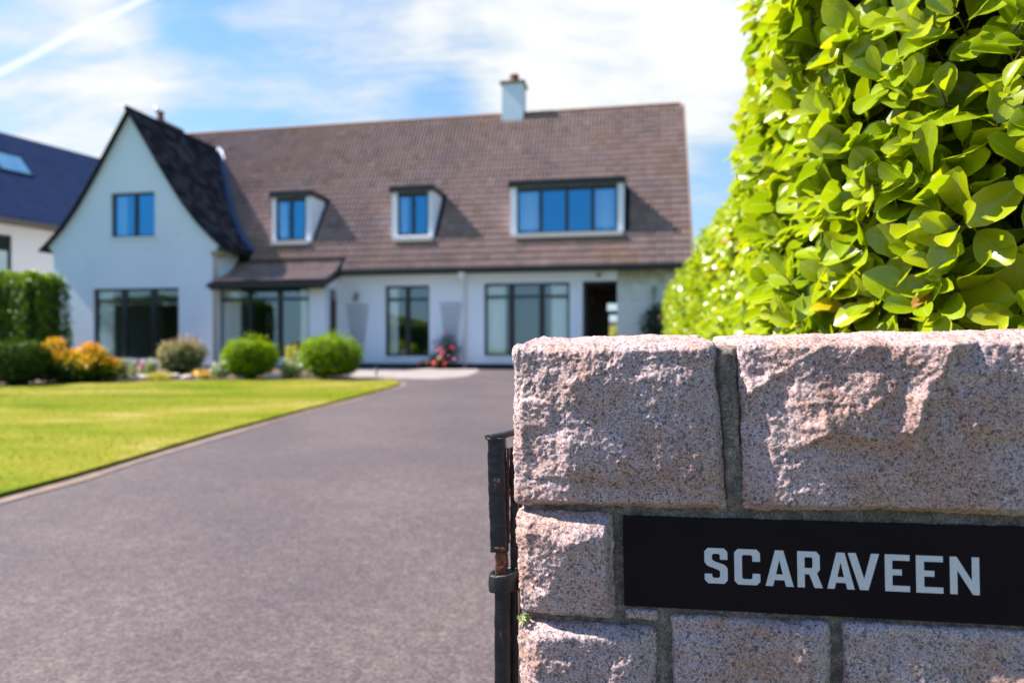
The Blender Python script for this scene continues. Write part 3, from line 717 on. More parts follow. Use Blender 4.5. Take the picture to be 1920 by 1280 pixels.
# lead valley
V = []; F = []
for i, z_ in enumerate(np.linspace(7.0, 3.30, 14)):
    o_ = np.interp(-z_, -PZ, PO); t_ = tmain(z_)
    V += [(GX+o_-.04, t_-.03, z_+.03), (GX+o_+.10, t_-.045, z_+.045), (GX+o_+.24, t_-.05, z_+.04)]
for i in range(13):
    for j in range(2): a = 3*i+j; F.append((a, a+1, a+4, a+3))
me = bpy.data.meshes.new('valley_lead'); me.from_pydata(V, [], F); link('valley_lead', me, 'lead_sheet', HO)
MB().quadbox([(GX+.02, 2.60, 6.95), (GX+.22, 2.60, 6.88), (GX+.22, 2.9, 7.15), (GX+.02, 2.9, 7.2), (GX+.02, 2.56, 7.10), (GX+.2, 2.56, 7.0), (GX+.2, 2.85, 7.2), (GX+.02, 2.85, 7.25)]).build('flashing', 'white_render', HO)
# gutters, fascias, soffits
MB().box(-4.74, 4.62, -.46, -.35, 2.55, 2.655).box(-4.74, 4.6, -.35, -.30, 2.52, 2.66).build('gutter', 'black_gutter', HO)
MB().box(-4.74, 4.4, -.30, -.002, 2.60, 2.64).build('soffit', 'white_render', HO)
MB().box(-7.99, -4.66, -1.36, -1.25, 2.17, 2.28).box(-7.97, -4.70, -1.25, -1.20, 2.12, 2.30).build('gutter', 'black_gutter', HO)
MB().box(-7.97, -4.86, -1.20, -.904, 2.225, 2.26).build('soffit', 'black_gutter', HO)
MB().quadbox([(-4.72, -1.30, 2.15), (-4.66, -1.30, 2.15), (-4.66, -.36, 2.50), (-4.72, -.36, 2.50), (-4.72, -1.30, 2.30), (-4.66, -1.30, 2.30), (-4.66, -.36, 2.68), (-4.72, -.36, 2.68)]).build('fascia', 'black_gutter', HO)
MB().box(-7.72, -7.54, -1.3, .3, 3.14, 3.25).build('gutter', 'black_gutter', HO)
dp = MB().tube([(-1.27, -.06, -.1), (-1.27, -.06, 2.30), (-1.27, -.30, 2.50)], .035, 8).build('downpipe', 'white_pipe', HO, smooth=True)
MB().quadbox([(-1.33, -.40, 2.36), (-1.21, -.40, 2.36), (-1.21, -.28, 2.36), (-1.33, -.28, 2.36), (-1.36, -.44, 2.54), (-1.18, -.44, 2.54), (-1.18, -.26, 2.54), (-1.36, -.26, 2.54)]).build('hopper', 'white_pipe', dp)
# verge strips of the gable
for sg in (1, -1):
    m = MB()
    for i in range(len(PO)-1): m.bar((GX+sg*PO[i], -1.345, PZ[i]-.02), (GX+sg*PO[i+1], -1.345, PZ[i+1]-.02), .02, .045, up=(0, 1, 0))
    m.build('verge', 'black_gutter', HO)
# dormers: cheeks and front are the part; frame, panes, roof, sill below it
def dormer(a, b, w0, w1, wz0, wz1, mull, curt):
    t = .25; cheeks = []
    for s in (a, b-.10):
        cheeks.append(MB().prism([(t+.004, zmain(t)+.3), (t+.004, 4.86), (tmain(4.86)+.1, 4.86), (tmain(3.5)+.02, 3.45), (t+.004, 3.45)], lambda x, y, h, s=s: (s+h, x, y), 0, .10))
    me = outline_mesh('dormer', [rect(a+.10, b-.10, 3.42, 4.86), rect(w0, w1, wz0, wz1)], .08, front(t+.004)); d = link('dormer', me, 'white_render', HO)
    for q in cheeks: q.build('cheek', 'white_render', d)
    window(w0, w1, wz0, wz1, t, mull, None, fw=.05, mw=.09, gm='sky_tint_glass', curt=curt, sill=False, parent=d, flat=True, rec=.03, ft=.07)
    MB().box(a-.05, b+.06, t-.10, tmain(5.0)+.12, 4.862, 5.0).build('dormer_roof', 'black_gutter', d)
    MB().box(w0-.05, w1+.14, t-.20, t+.002, 3.47, 3.585).build('sill', 'lead_sill', d)
dormer(-7.02, -5.81, -6.90, -5.98, 3.62, 4.855, (-6.44,), ((-6.84, -6.62),))
dormer(-3.42, -2.24, -3.26, -2.37, 3.66, 4.855, (-2.81,), ((-3.2, -3.02),))
dormer(-.09, 2.91, .08, 2.74, 3.60, 4.855, (.73, 1.42, 2.10), ((.14, .68), (2.16, 2.68)))
# chimneys
ch = MB().box(-.87, -.21, 3.0, 3.6, 7.2, 8.72).build('chimney', 'white_render', HO)
MB().box(-.93, -.15, 2.94, 3.66, 8.722, 8.79).build('cap', 'chimney_cap', ch)
MB().tube([(-.53, 3.3, 8.8), (-.53, 3.3, 8.98), (-.53, 3.3, 9.0), (-.53, 3.3, 9.08)], [.16, .12, .16, .14], 12).build('chimney_pot', 'terracotta', ch)
ch = MB().box(-11.6, -11.0, .75, 1.75, 5.0, 7.395).build('chimney', 'terracotta', HO)
MB().box(-11.66, -10.95, .70, 1.80, 7.40, 7.50).build('cap', 'chimney_cap', ch)
MB().tube([(-11.12, .92, 7.50), (-11.12, .92, 7.72), (-11.12, .92, 7.79)], [.12, .09, .12], 12).build('chimney_pot', 'terracotta', ch)
def ball(name, m, c_, r_, parent): return lump_sphere(name, m, c_, r_, parent)
def lump_sphere(name, mname, c_, r_, parent=None, n=12):
    V = []; F = []
    for i in range(n//2+1):
        for j in range(n): a = math.pi*i/(n//2); b = 2*math.pi*j/n; V.append((c_[0]+r_*math.sin(a)*math.cos(b), c_[1]+r_*math.sin(a)*math.sin(b), c_[2]+r_*math.cos(a)))
    for i in range(n//2):
        for j in range(n): F.append((i*n+j, (i+1)*n+j, (i+1)*n+(j+1) % n, i*n+(j+1) % n))
    return link(name, npmesh(name, V, F, smooth=True), mname, parent)
lump_sphere('cowl', 'bright_cowl', (-11.2, .86, 7.84), .07, ch)

def H(s, t, z): return Vector((s*CT+t*ST, 18-s*ST+t*CT, z-.6))
def on_house(name, s, t, z, label, cat, group=None):
    e = empty(name, H(s, t, z), (0, 0, -TH)); meta(e, label, cat, group); return e
# trellises
def trellis(s, label, top, bot, z0, z1):
    e = on_house('trellis', s, -.03, z0, label, 'trellis', 'fan trellises on the white wall'); h = z1-z0
    for i in range(6):
        f = i/5-.5; MB().bar((f*bot, 0, 0), (f*top, 0, h), .011, .010, up=(0, 1, 0)).build('upright', 'trellis_paint', e)
    for k in range(9):
        z = h*(.06+.92*k/8); w_ = bot+(top-bot)*z/h; MB().box(-w_/2-.01, w_/2+.01, -.016, -.007, z-.006, z+.006).build('slat', 'trellis_paint', e)
trellis(-4.30, 'dark blue grey fan trellis beside the front door, below the wall lamp', .58, .30, .55, 1.76)
trellis(-1.66, 'dark blue grey fan trellis above the red flowers, between the two wall windows', .56, .24, .55, 1.78)
# wall lamps
e = on_house('wall_lantern', -4.33, -.02, 1.98, 'small grey wall lantern on a curved bracket beside the front door', 'wall lamp')
MB().box(-.05, .05, -.02, .018, -.09, .09).build('back_plate', 'lamp_grey', e)
MB().tube([(0, -.02, .05), (0, -.10, .13), (.02, -.18, .10), (.03, -.2, .02)], .012, 6).build('bracket', 'lamp_grey', e)
MB().tube([(.03, -.2, .02), (.03, -.2, 0), (.03, -.2, -.14), (.03, -.2, -.17)], [.02, .075, .05, .02], 8).build('lantern_body', 'lamp_grey', e)
e = on_house('wall_lantern', 3.66, -.02, 2.0, 'dark wall lantern on the stained wall above the climbing plant', 'wall lamp')
MB().box(-.04, .04, -.02, .016, -.1, .12).build('back_plate', 'lamp_grey', e)
MB().tube([(0, -.02, .06), (0, -.12, .12), (0, -.16, .02)], .012, 6).build('bracket', 'lamp_grey', e)
MB().tube([(0, -.16, .04), (0, -.16, .0), (0, -.16, -.20), (0, -.16, -.24)], [.02, .07, .045, .01], 8).build('lantern_body', 'lamp_grey', e)
e = on_house('security_light', 2.28, -.02, 2.46, 'small round floodlight under the eaves above the passage', 'wall lamp')
MB().tube([(0, .018, 0), (0, -.07, 0), (0, -.10, -.03)], [.05, .045, .07], 10).build('lamp_head', 'lamp_grey', e)

# ------------------------------------------------------------------ neighbour's house
NA = math.atan2(.916, .40)
NH = empty('neighbour_house', (-16.9, 24, -.5), (0, 0, NA)); meta(NH, 'cream house with a long navy slate roof behind the white gable, far left', 'house')
wall_sp = [rect(-9, 8, -.3, 4.86), rect(-1.45, -.38, 3.05, 4.38)]
wallpart('wall', wall_sp, .25, lambda x, y, d: (x, .45+d, y), 'cream_render', NH)
wallpart('wall', [[(.7, -.3), (7.6, -.3), (7.6, 4.7), (4.1, 8.6), (.7, 5.2)]], .25, lambda x, y, d: (7.7+d, x, y), 'cream_render', NH)
window(-1.45, -.38, 3.05, 4.38, .45, (), None, fw=.07, gm='sky_tint_glass', parent=NH)
V = []; F = []
P = [(0, 4.90), (4.0, 8.90), (8.0, 4.90)]
for x in (-9.3, 8.2):
    for y, z in P: V += [(x, y, z), (x, y, z-.1)]
F = [(0, 2, 8, 6), (2, 4, 10, 8), (1, 7, 9, 3), (3, 9, 11, 5), (0, 6, 7, 1), (4, 5, 11, 10), (0, 1, 3, 2), (2, 3, 5, 4), (6, 8, 9, 7), (8, 10, 11, 9)]
me = bpy.data.meshes.new('roof'); me.from_pydata(V, [], F); link('roof', me, 'slate_roof', NH)
ts = []; V = []; F = []; T = []
for r_ in range(24):
    u0 = r_/24; x = -9.3+(.2 if r_ % 2 else 0)
    while x < 8.1:
        y0, z0 = 4*u0, 4.9+4*u0; y1, z1 = 4*(u0+1/24), 4.9+4*(u0+1/24); k = len(V); j = random.random()*.01
        V += [(x, y0, z0+.045+j), (x+.39, y0, z0+.045+j), (x+.39, y1, z1+.012), (x, y1, z1+.012), (x, y0, z0+.01), (x+.39, y0, z0+.01)]
        F += [(k, k+1, k+2, k+3), (k+4, k+5, k+1, k)]; x += .4
me = npmesh('slates', V, F); o = link('slates', me, 'slate_roof', NH); o['kind'] = 'stuff'
MB().box(-9.3, 8.2, -.14, .0, 4.74, 4.88).box(-9.3, 8.2, .0, .44, 4.74, 4.80).build('gutter', 'chimney_cap', NH)
n_ = Vector((0, -1, 1)).normalized()
def rp(x, u, h): return (x, 4*u-h*.7071, 4.9+4*u+h*.7071)
sk = MB(); sk.quadbox([rp(.1, .50, .02), rp(1.3, .50, .02), rp(1.3, .71, .02), rp(.1, .71, .02), rp(.1, .50, .10), rp(1.3, .50, .10), rp(1.3, .71, .10), rp(.1, .71, .10)])
so_ = sk.build('skylight', 'black_frame', NH)
MB().poly([rp(.18, .515, .106), rp(1.22, .515, .106), rp(1.22, .695, .106), rp(.18, .695, .106)]).build('pane', 'skylight_glass' if 'skylight_glass' in MAT else 'sky_tint_glass', so_)
# ------------------------------------------------------------------ garden
def at(px, D): return (px-960)/1280*D
def plant(name, x, y, label, cat, group=None):
    e = empty(name, (x, y, gz(y)+.03)); return meta(e, label, cat, group)
# clipped hedges
def clipped_hedge(x, y, lx, ly, h_, n, size, label, density_top=1.0):
    """right front corner at (x, y); runs lx to the left and ly back"""
    e = plant('clipped_hedge', x, y, label, 'hedge')
    At = [lx*h_, ly*h_, lx*ly, ly*h_*.5]; k = rng.choice(4, n, p=A(At)/sum(At)); a = rng.random(n); b = rng.random(n)
    P = np.zeros((n, 3)); N_ = np.zeros((n, 3))
    for i_, (pp, nn) in enumerate(((lambda q: np.c_[-lx*a[q], 0*a[q], h_*b[q]], (0, -1, 0)), (lambda q: np.c_[0*a[q], ly*a[q], h_*b[q]], (1, 0, 0)), (lambda q: np.c_[-lx*a[q], ly*b[q], h_+0*a[q]], (0, 0, 1)), (lambda q: np.c_[-lx+0*a[q], ly*a[q], h_*b[q]], (-1, 0, 0)))):
        q = k == i_; P[q] = pp(q); N_[q] = nn
    rr = .30; top = np.clip((P[:, 2]-(h_-rr))/rr, 0, 1); ex = np.clip((P[:, 0]+rr)/rr, 0, 1); ey = np.clip((rr-P[:, 1])/rr, 0, 1)
    P[:, 0] -= rr*.5*(top*ex)**2; P[:, 2] -= rr*.5*np.maximum(ex, ey)**2*top; P[:, 1] += rr*.5*(top*ey)**2
    P += N_*(.10*vn(P*1.5, 4)+.032*rng.normal(size=n))[:, None]; N_ = N_+.5*rng.normal(size=(n, 3)); N_[:, 2] += .35
    def turn(P): return np.c_[P[:, 0]*CT+P[:, 1]*ST, -P[:, 0]*ST+P[:, 1]*CT, P[:, 2]]
    P = turn(P); N_ = turn(N_); P[:, 2] += GS*P[:, 1]
    L = size*(.7+.6*rng.random(n)); Y = rnd_dirs(n)+np.array([0, 0, .3])
    V, F, t_, e_ = place_leaves(leaf_template('low'), P, Y, N_, L, L*.8, np.clip(.42+.22*vn(P*3, 2)+.16*rng.normal(size=n)+.3*(P[:, 2] > h_-.2), 0, 1))  # leaves near the top tinted lighter to look sunlit
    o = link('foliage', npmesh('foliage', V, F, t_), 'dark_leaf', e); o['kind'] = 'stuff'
    q = [(-lx+.14, .14), (-.14, .14), (-.14, ly-.14), (-lx+.14, ly-.14)]
    C8 = [tuple(turn(A([[a_, b_, -.3]]))[0]) for a_, b_ in q]+[tuple(turn(A([[a_, b_, h_-.16]]))[0]) for a_, b_ in q]
    MB().quadbox(C8).build('branches', 'shrub_inside', e); return e
clipped_hedge(-10.0, 14.2, 5.0, 1.0, 2.22, 27000, .07, 'tall square clipped dark green hedge left of the white gable')
clipped_hedge(-11.9, -2.0, 1.3, 11.5, 2.4, 11000, .10, 'long clipped hedge along the left side of the lawn, mirrored in the two-pane window')

def bush(name, px, D, wpx, hpx, label, mname, count, size, cat='bush', group=None, lumps=5, squash=1.0, core=True, base=None):
    x = at(px, D); r_ = wpx/1280*D/2; h = hpx/1280*D
    e = plant(name, x, D, label, cat, group)
    C_ = [(0, 0, h*.50)]; R_ = [(r_*.92, r_*.9, h*.50)]
    for i in range(lumps):
        a = 2*math.pi*i/lumps+random.random(); C_.append((math.cos(a)*r_*.38, math.sin(a)*r_*.35, h*(.45+.18*random.random()))); R_.append((r_*.58, r_*.55, h*.36))
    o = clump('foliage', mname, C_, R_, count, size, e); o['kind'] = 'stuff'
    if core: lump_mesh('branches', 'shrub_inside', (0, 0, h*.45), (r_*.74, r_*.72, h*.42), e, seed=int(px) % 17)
    return e
bush('round_bush', 468, 14.3, 108, 80, 'round bright green bush in front of the bay window, left of its twin', 'bush_leaf', 6500, .05, group='clipped round bushes')
bush('round_bush', 622, 14.3, 126, 84, 'wider round green bush at the right end of the bed, near the front door', 'bush_leaf', 7500, .05, group='clipped round bushes')
bush('pinkish_shrub', 342, 15.6, 92, 70, 'rounded grey pink and green shrub below the gable window', 'pinkish_leaf', 4500, .05, 'shrub')
bush('dark_shrub', 30, 12.8, 120, 84, 'loose dark green shrub between the tall hedge and the orange shrub', 'deep_leaf', 4500, .06, 'shrub')
# orange shrub: dark base and glowing new growth
D = 13.4; e = plant('orange_shrub', at(148, D), D, 'low shrub with orange and yellow new leaves beside the left hedge', 'shrub')
w_ = 145/1280*D; h = 70/1280*D
o = clump('lower_leaves', 'deep_leaf', [(0, 0, h*.35), (-.4, 0, h*.3), (.45, .05, h*.33)], [(w_*.42, .4, h*.36), (.35, .35, h*.32), (.32, .35, h*.32)], 3000, .06, e); o['kind'] = 'stuff'
tips = [(-.62, -.1, h*.82), (-.45, 0, h*1.0), (-.32, -.1, h*.72), (-.12, -.05, h*.74), (.05, -.1, h*.66), (.22, 0, h*.88), (.40, -.05, h*.74), (.55, -.05, h*.56), (.68, -.05, h*.45), (-.02, -.2, h*.5), (.3, -.25, h*.5), (-.25, -.2, h*.55)]
o = clump('new_growth', 'orange_leaf', tips, [(.175, .15, .125)]*len(tips), 4200, .055, e, shell=.2); o['kind'] = 'stuff'
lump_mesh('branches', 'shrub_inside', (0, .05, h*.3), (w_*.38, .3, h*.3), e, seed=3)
# small plants in the bed
def tuft(name, px, D, wpx, hpx, label, mname, count, size, group=None, petals=None, cat='plant', pn=20, ps=.035, top=True):
    x = at(px, D); r_ = wpx/1280*D/2; h = hpx/1280*D; e = plant(name, x, D, label, cat, group)
    for i in range(6):
        a = random.random()*6.28; MB().bar((0, 0, 0), (math.cos(a)*r_*.5, math.sin(a)*r_*.5, h*.8), .008).build('stem', 'shrub_inside', e) if i < 3 else None
    o = clump('foliage', mname, [(0, 0, h*.5), (r_*.3, 0, h*.4), (-r_*.3, 0, h*.45)], [(r_*.8, r_*.7, h*.5), (r_*.6, r_*.5, h*.38), (r_*.6, r_*.5, h*.4)], count, size, e, shell=.3); o['kind'] = 'stuff'
    if petals: flowers(e, petals, pn, r_, h, ps)
    return e
def flowers(e, mname, n, r_, h, ps, z0=.5, seed=0):
    """five-petalled flower heads, one object"""
    V = []; F = []
    for i in range(n):
        c_ = Vector((random.uniform(-1, 1)*r_, random.uniform(-1, .4)*r_, h*random.uniform(z0, 1.05))); nn = Vector((random.uniform(-.6, .6), -1, random.uniform(0, 1))).normalized()
        u = nn.orthogonal().normalized(); v = nn.cross(u)
        for k in range(5):
            a = k*2*math.pi/5; d = u*math.cos(a)+v*math.sin(a); s_ = u*math.cos(a+1.57)+v*math.sin(a+1.57); b = len(V)
            V += [tuple(c_), tuple(c_+(d*.6-s_*.45)*ps+nn*.01), tuple(c_+d*ps+nn*.012), tuple(c_+(d*.6+s_*.45)*ps+nn*.01)]; F.append((b, b+1, b+2, b+3))
    me = bpy.data.meshes.new('flower_heads'); me.from_pydata(V, [], F); o = link('flower_heads', me, mname, e); o['kind'] = 'stuff'; return o
tuft('yellow_green_plant', 548, 15.0, 34, 66, 'upright yellow green plant between the two round bushes', 'yellow_leaf', 500, .05)
tuft('leafy_plant', 546, 14.35, 46, 36, 'low pale green plant between the two round bushes, just behind the lawn', 'pale_leaf', 900, .045, petals='white_petal', pn=8)
tuft('leafy_plant', 412, 14.1, 40, 34, 'pale leafy plant at the left foot of the first round bush', 'pale_leaf', 700, .045, petals='white_petal', pn=8)
tuft('white_flowering_plant', 560, 15.4, 26, 44, 'white flowering plant behind the low green plant in the bed', 'pale_leaf', 300, .04, petals='white_petal', pn=26)
tuft('golden_flower_clump', 384, 14.2, 34, 16, 'low clump of golden yellow flowers in front of the pinkish shrub', 'yellow_leaf', 300, .035, petals='gold_petal', pn=60, ps=.04)
tuft('grassy_tuft', 232, 14.0, 22, 44, 'thin upright green plant just right of the orange shrub', 'pale_leaf', 220, .06)
tuft('grassy_tuft', 250, 14.3, 14, 36, 'narrow green stems between the orange shrub and the gable window', 'pale_leaf', 130, .06)
tuft('grassy_tuft', 284, 14.4, 18, 42, 'narrow green plant below the middle of the gable window', 'pale_leaf', 180, .06)
tuft('small_pink_plant', 267, 15.2, 16, 30, 'small pink flowering plant under the gable window', 'pale_leaf', 120, .04, petals='pink_petal', pn=14)
tuft('low_yellow_plant', 300, 14.0, 60, 14, 'low yellowish ground plant along the lawn edge under the gable', 'yellow_leaf', 400, .04)
# flat stones in the bed
def rock(px, D, wpx, hpx, label, mname='pale_stone'):
    x = at(px, D); w_ = wpx/1280*D; h = hpx/1280*D
    o = lump_mesh('garden_stone', mname, (0, 0, h*.35), (w_/2, w_*.4, h*.6), None, seed=px % 13, nseg=14); o.location = (x, D, gz(D)+.03)
    meta(o, label, 'stone', 'stones edging the flower bed'); return o
rock(515, 14.1, 30, 11, 'pale oval stone between the two round bushes')
rock(265, 14.1, 46, 9, 'flat pinkish stone in the bed below the gable window')
rock(322, 14.3, 36, 11, 'flat pinkish stone in front of the pinkish shrub')
rock(352, 14.2, 26, 9, 'small pinkish stone right of the flat one before the pinkish shrub')
rock(452, 14.05, 16, 8, 'small white stone at the foot of the left round bush')
e = plant('garden_light', at(706, 15.2), 15.2, 'small dark post light on the concrete pad edge by the right round bush', 'garden light')
MB().tube([(0, 0, -.04), (0, 0, .12)], .018, 8).build('post', 'black_gutter', e); MB().tube([(0, 0, .12), (0, 0, .14), (0, 0, .20)], [.03, .055, .02], 10).build('lamp_head', 'black_gutter', e)
# red and pink flowers on the wall
e = on_house('flowering_shrub', -1.78, -.30, 0.0, 'red and pink flowering shrub against the white wall under the trellis', 'shrub')
o = clump('foliage', 'ivy_leaf', [(0, 0, .25), (-.2, 0, .2), (.05, .05, .6), (.3, .05, .5)], [(.40, .2, .28), (.25, .2, .22), (.26, .15, .35), (.2, .12, .16)], 1600, .05, e, shell=.3); o['kind'] = 'stuff'
for i in range(5): MB().bar((random.uniform(-.1, .1), 0, -.1), (random.uniform(-.35, .35), .05, random.uniform(.5, .85)), .012).build('stem', 'bark', e)
o = flowers(e, 'red_petal', 16, .34, .90, .035, .2); o = flowers(e, 'pink_petal', 8, .40, .75, .035, .2)
def bloom(x, y, z, r_, m, parent):
    V = []; F = []
    for k in range(22):
        d = Vector((random.gauss(0, 1), random.gauss(0, 1)-.8, random.gauss(0, 1))).normalized(); u = d.orthogonal().normalized(); v = d.cross(u); b = len(V); c_ = Vector((x, y, z))+d*r_*.7
        V += [tuple(c_-u*r_*.4), tuple(c_-v*r_*.4), tuple(c_+u*r_*.4+d*.01), tuple(c_+v*r_*.4)]; F.append((b, b+1, b+2, b+3))
    me = bpy.data.meshes.new('bloom'); me.from_pydata(V, [], F); o = link('bloom', me, m, parent); o['kind'] = 'stuff'; return o
bloom(-.18, -.24, .17, .085, 'coral_petal', e); bloom(.05, -.2, .42, .07, 'red_petal', e); bloom(.1, -.22, .15, .07, 'red_petal', e); bloom(-.05, -.22, .30, .06, 'peach_petal', e); bloom(.28, -.14, .58, .06, 'red_petal', e)
e = on_house('trailing_flower', -2.3, -.16, 0.0, 'low trailing red flower under the corner of the two-pane window', 'plant')
o = clump('foliage', 'ivy_leaf', [(0, 0, .1)], [(.25, .12, .1)], 260, .04, e, shell=.2); o['kind'] = 'stuff'; flowers(e, 'red_petal', 10, .2, .2, .04, .3)
# climber on the stained wall
e = on_house('climbing_plant', 3.65, -.16, 0.0, 'dark climbing plant with a few peach roses on the stained wall', 'climbing plant')
o = clump('foliage', 'ivy_leaf', [(-.12, 0, .35), (.0, 0, .8), (-.05, 0, 1.2), (.1, .02, 1.5), (.25, 0, .95), (-.25, 0, .15), (.3, 0, .3)], [(.4, .16, .4), (.35, .16, .4), (.3, .15, .35), (.25, .12, .25), (.2, .12, .3), (.35, .15, .3), (.3, .15, .4)], 3200, .06, e, shell=.2); o['kind'] = 'stuff'
for i in range(4): MB().bar((random.uniform(-.2, .2), .08, -.1), (random.uniform(-.2, .2), .10, 1.55), .018).build('stem', 'bark', e)
bloom(.14, -.16, 1.36, .07, 'peach_petal', e); bloom(.06, -.18, .78, .07, 'peach_petal', e); bloom(.2, -.16, .74, .055, 'gold_petal', e)
# greenery glimpsed through the passage
e = on_house('garden_shrub', 2.75, 8.2, 0, 'sunlit yellow green shrub seen through the covered passage', 'shrub')
o = clump('foliage', 'yellow_leaf', [(0, 0, .7), (.4, 0, .5), (-.5, .1, .6)], [(.7, .5, .75), (.6, .5, .6), (.6, .5, .65)], 2500, .08, e); o['kind'] = 'stuff'
lump_mesh('branches', 'shrub_inside', (0, .1, .6), (.6, .4, .6), e)
e = on_house('garden_wall', 2.4, 9.4, 0, 'pale garden wall seen through the covered passage', 'wall')
MB().box(-2, 2.5, 0, .2, -.1, 1.5).build('masonry', 'cream_render', e); MB().box(-2.05, 2.55, -.04, .24, 1.502, 1.58).build('coping', 'chimney_cap', e)
# dark tree beyond the right end of the roof
def tree(x, y, h, r_, label, mname='tree_leaf', cnt=7000):
    e = empty('garden_tree', (x, y, gz(y))); meta(e, label, 'tree')
    MB().tube([(0, 0, 0), (.05, 0, h*.3), (0, .05, h*.55), (.05, 0, h*.8)], [.18, .14, .10, .04], 8).build('trunk', 'bark', e, smooth=True)
    for i in range(5):
        a = i*1.3; MB().tube([(0, 0, h*(.3+.08*i)), (math.cos(a)*r_*.4, math.sin(a)*r_*.4, h*(.45+.08*i)), (math.cos(a)*r_*.75, math.sin(a)*r_*.75, h*(.52+.08*i))], [.06, .04, .015], 6).build('limb', 'bark', e)
    C_ = [(random.uniform(-.4, .4)*r_, random.uniform(-.4, .4)*r_, h*random.uniform(.4, .85)) for _ in range(12)]
    o = clump('crown', mname, C_, [(r_*.5, r_*.5, h*.16)]*12, cnt, .11, e, shell=.3); o['kind'] = 'stuff'
tree(at(1300, 24)-.42, 24, 5.3, .55, 'narrow dark tree just beyond the right end of the roof')

tree(-15.2, 9.5, 3.4, 1.6, 'bushy tree beyond the left hedge, mirrored in the bay window', cnt=2500)
tree(-18.5, 12.5, 3.0, 1.7, 'wide bushy tree further left, mirrored in the bay window', cnt=2500)
# ------------------------------------------------------------------ stone gate wall
BETA = 0.016; EYE = 1.07
MW = Matrix.Rotation(-TH, 4, 'Z') @ Matrix.Rotation(-BETA, 4, 'Y')
WL = Vector((0, .95, 0))-(MW @ Vector((0, 0, EYE)))
GW = empty('stone_wall', WL, (0, -BETA, -TH))
meta(GW, 'rough pink granite gate wall with grey mortar joints, holding the black name sign', 'wall')
def sm(x, a, b):
    t = np.clip((x-a)/(b-a), 0, 1); return t*t*(3-2*t)
def rough_block(name, m, x0, x1, z0, z1, d0, d1, res, relief=None, amp=.0032, r_=.007, x0b=None, x1b=None, seed=1, z1b=None, fine=.0011, dome=0., low=False, parent=None, coarse=.0026):
    """a block with a split face: box surface -> rounded edges -> broken relief. x: along, z: height (eye based), d: depth"""
    W_, H_, D_ = x1-x0, z1-z0, d1-d0
    nx_, nz_, nd_ = [max(3, int(v/res)) for v in (W_, H_, D_)]
    if D_ > .05: nd_ = max(3, int(nd_*.5))
    keys = {}; P = []; F = []
    def face(o, u, v, nu, nv, off):
        uu, vv = np.meshgrid(np.linspace(0, 1, nu+1), np.linspace(0, 1, nv+1), indexing='ij')
        p = A(o)+uu.reshape(-1, 1)*A(u)+vv.reshape(-1, 1)*A(v)
        i = np.arange(nu)[:, None]*(nv+1)+np.arange(nv)[None]
        f = np.stack([i, i+nv+1, i+nv+2, i+1], -1).reshape(-1, 4)+off
        return p, f
    o = 0; Ps = []; Fs = []
    for (q, u, v, a, b) in (((0, 0, 0), (W_, 0, 0), (0, 0, H_), nx_, nz_), ((0, 0, H_), (W_, 0, 0), (0, D_, 0), nx_, nd_), ((0, D_, 0), (0, -D_, 0), (0, 0, H_), nd_, nz_),
                            ((W_, 0, 0), (0, D_, 0), (0, 0, H_), nd_, nz_), ((0, D_, 0), (W_, 0, 0), (0, -D_, 0), nx_, nd_), ((W_, D_, 0), (-W_, 0, 0), (0, 0, H_), max(3, nx_//6), max(3, nz_//6))):
        p, f = face(q, u, v, a, b, o); Ps.append(p); Fs.append(f); o += len(p)
    P = np.concatenate(Ps); F = np.concatenate(Fs)
    key = np.round(P*2e5).astype(np.int64); _, idx, inv = np.unique(key, axis=0, return_index=True, return_inverse=True)
    P = P[idx]; F = inv.reshape(-1)[F]
    lo = A([r_, r_, r_]); hi = A([W_-r_, D_-r_, H_-r_]); q = np.clip(P, lo, hi); n = P-q; n /= np.linalg.norm(n, axis=1, keepdims=True)+1e-12
    B = q+n*r_
    G = B+A([x0, d0, z0]); fr = np.clip(-n[:, 1], 0, 1)
    # edges are chipped and uneven
    e = fbm(G*20, seed, 4, .5)
    B = B+n*(coarse*e)[:, None]
    wp = G+.0045*np.c_[vn(G*40, seed+3), vn(G*40, seed+5), vn(G*40, seed+7)]
    rg = 1-np.abs(vn(wp*34, seed+11))*2; rg2 = 1-np.abs(vn(wp*85, seed+13))*2
    disp = amp*(.36*rg+.24*rg2+.22*fbm(G*55, seed+41, 3, .6))+.62*fine*(1.15*fbm(G*210, seed+17, 3, .65)+.9*vn(G*520, seed+29))
    B = B+n*disp[:, None]
    if relief is not None:
        s = sm(B[:, 0], 0, .016)*sm(W_-B[:, 0], 0, .010)*sm(B[:, 2], 0, .010)*sm(H_-B[:, 2], -.002, .012)
        B[:, 1] -= fr*relief(G[:, 0], G[:, 2], wp)*np.maximum(s, .0)
    if dome: B[:, 2] += dome*sm(P[:, 1], -.01, D_)*sm(P[:, 2], H_*.5, H_)
    # leaning ends, tapering beds
    tz = np.clip(B[:, 2]/H_, 0, 1); tx = np.clip(B[:, 0]/W_, 0, 1)
    X = x0+B[:, 0]; Z = z0+B[:, 2]
    if x0b is not None: X = X+(x0b-x0)*(1-tz)*(1-tx)
    if x1b is not None: X = X+(x1b-x1)*(1-tz)*tx
    if z1b is not None: Z = Z+(z1b-z1)*tx*tz
    V = np.c_[X, d0+B[:, 1], Z+EYE]
    return link(name, npmesh(name, V, F, smooth=True), m, parent or GW)
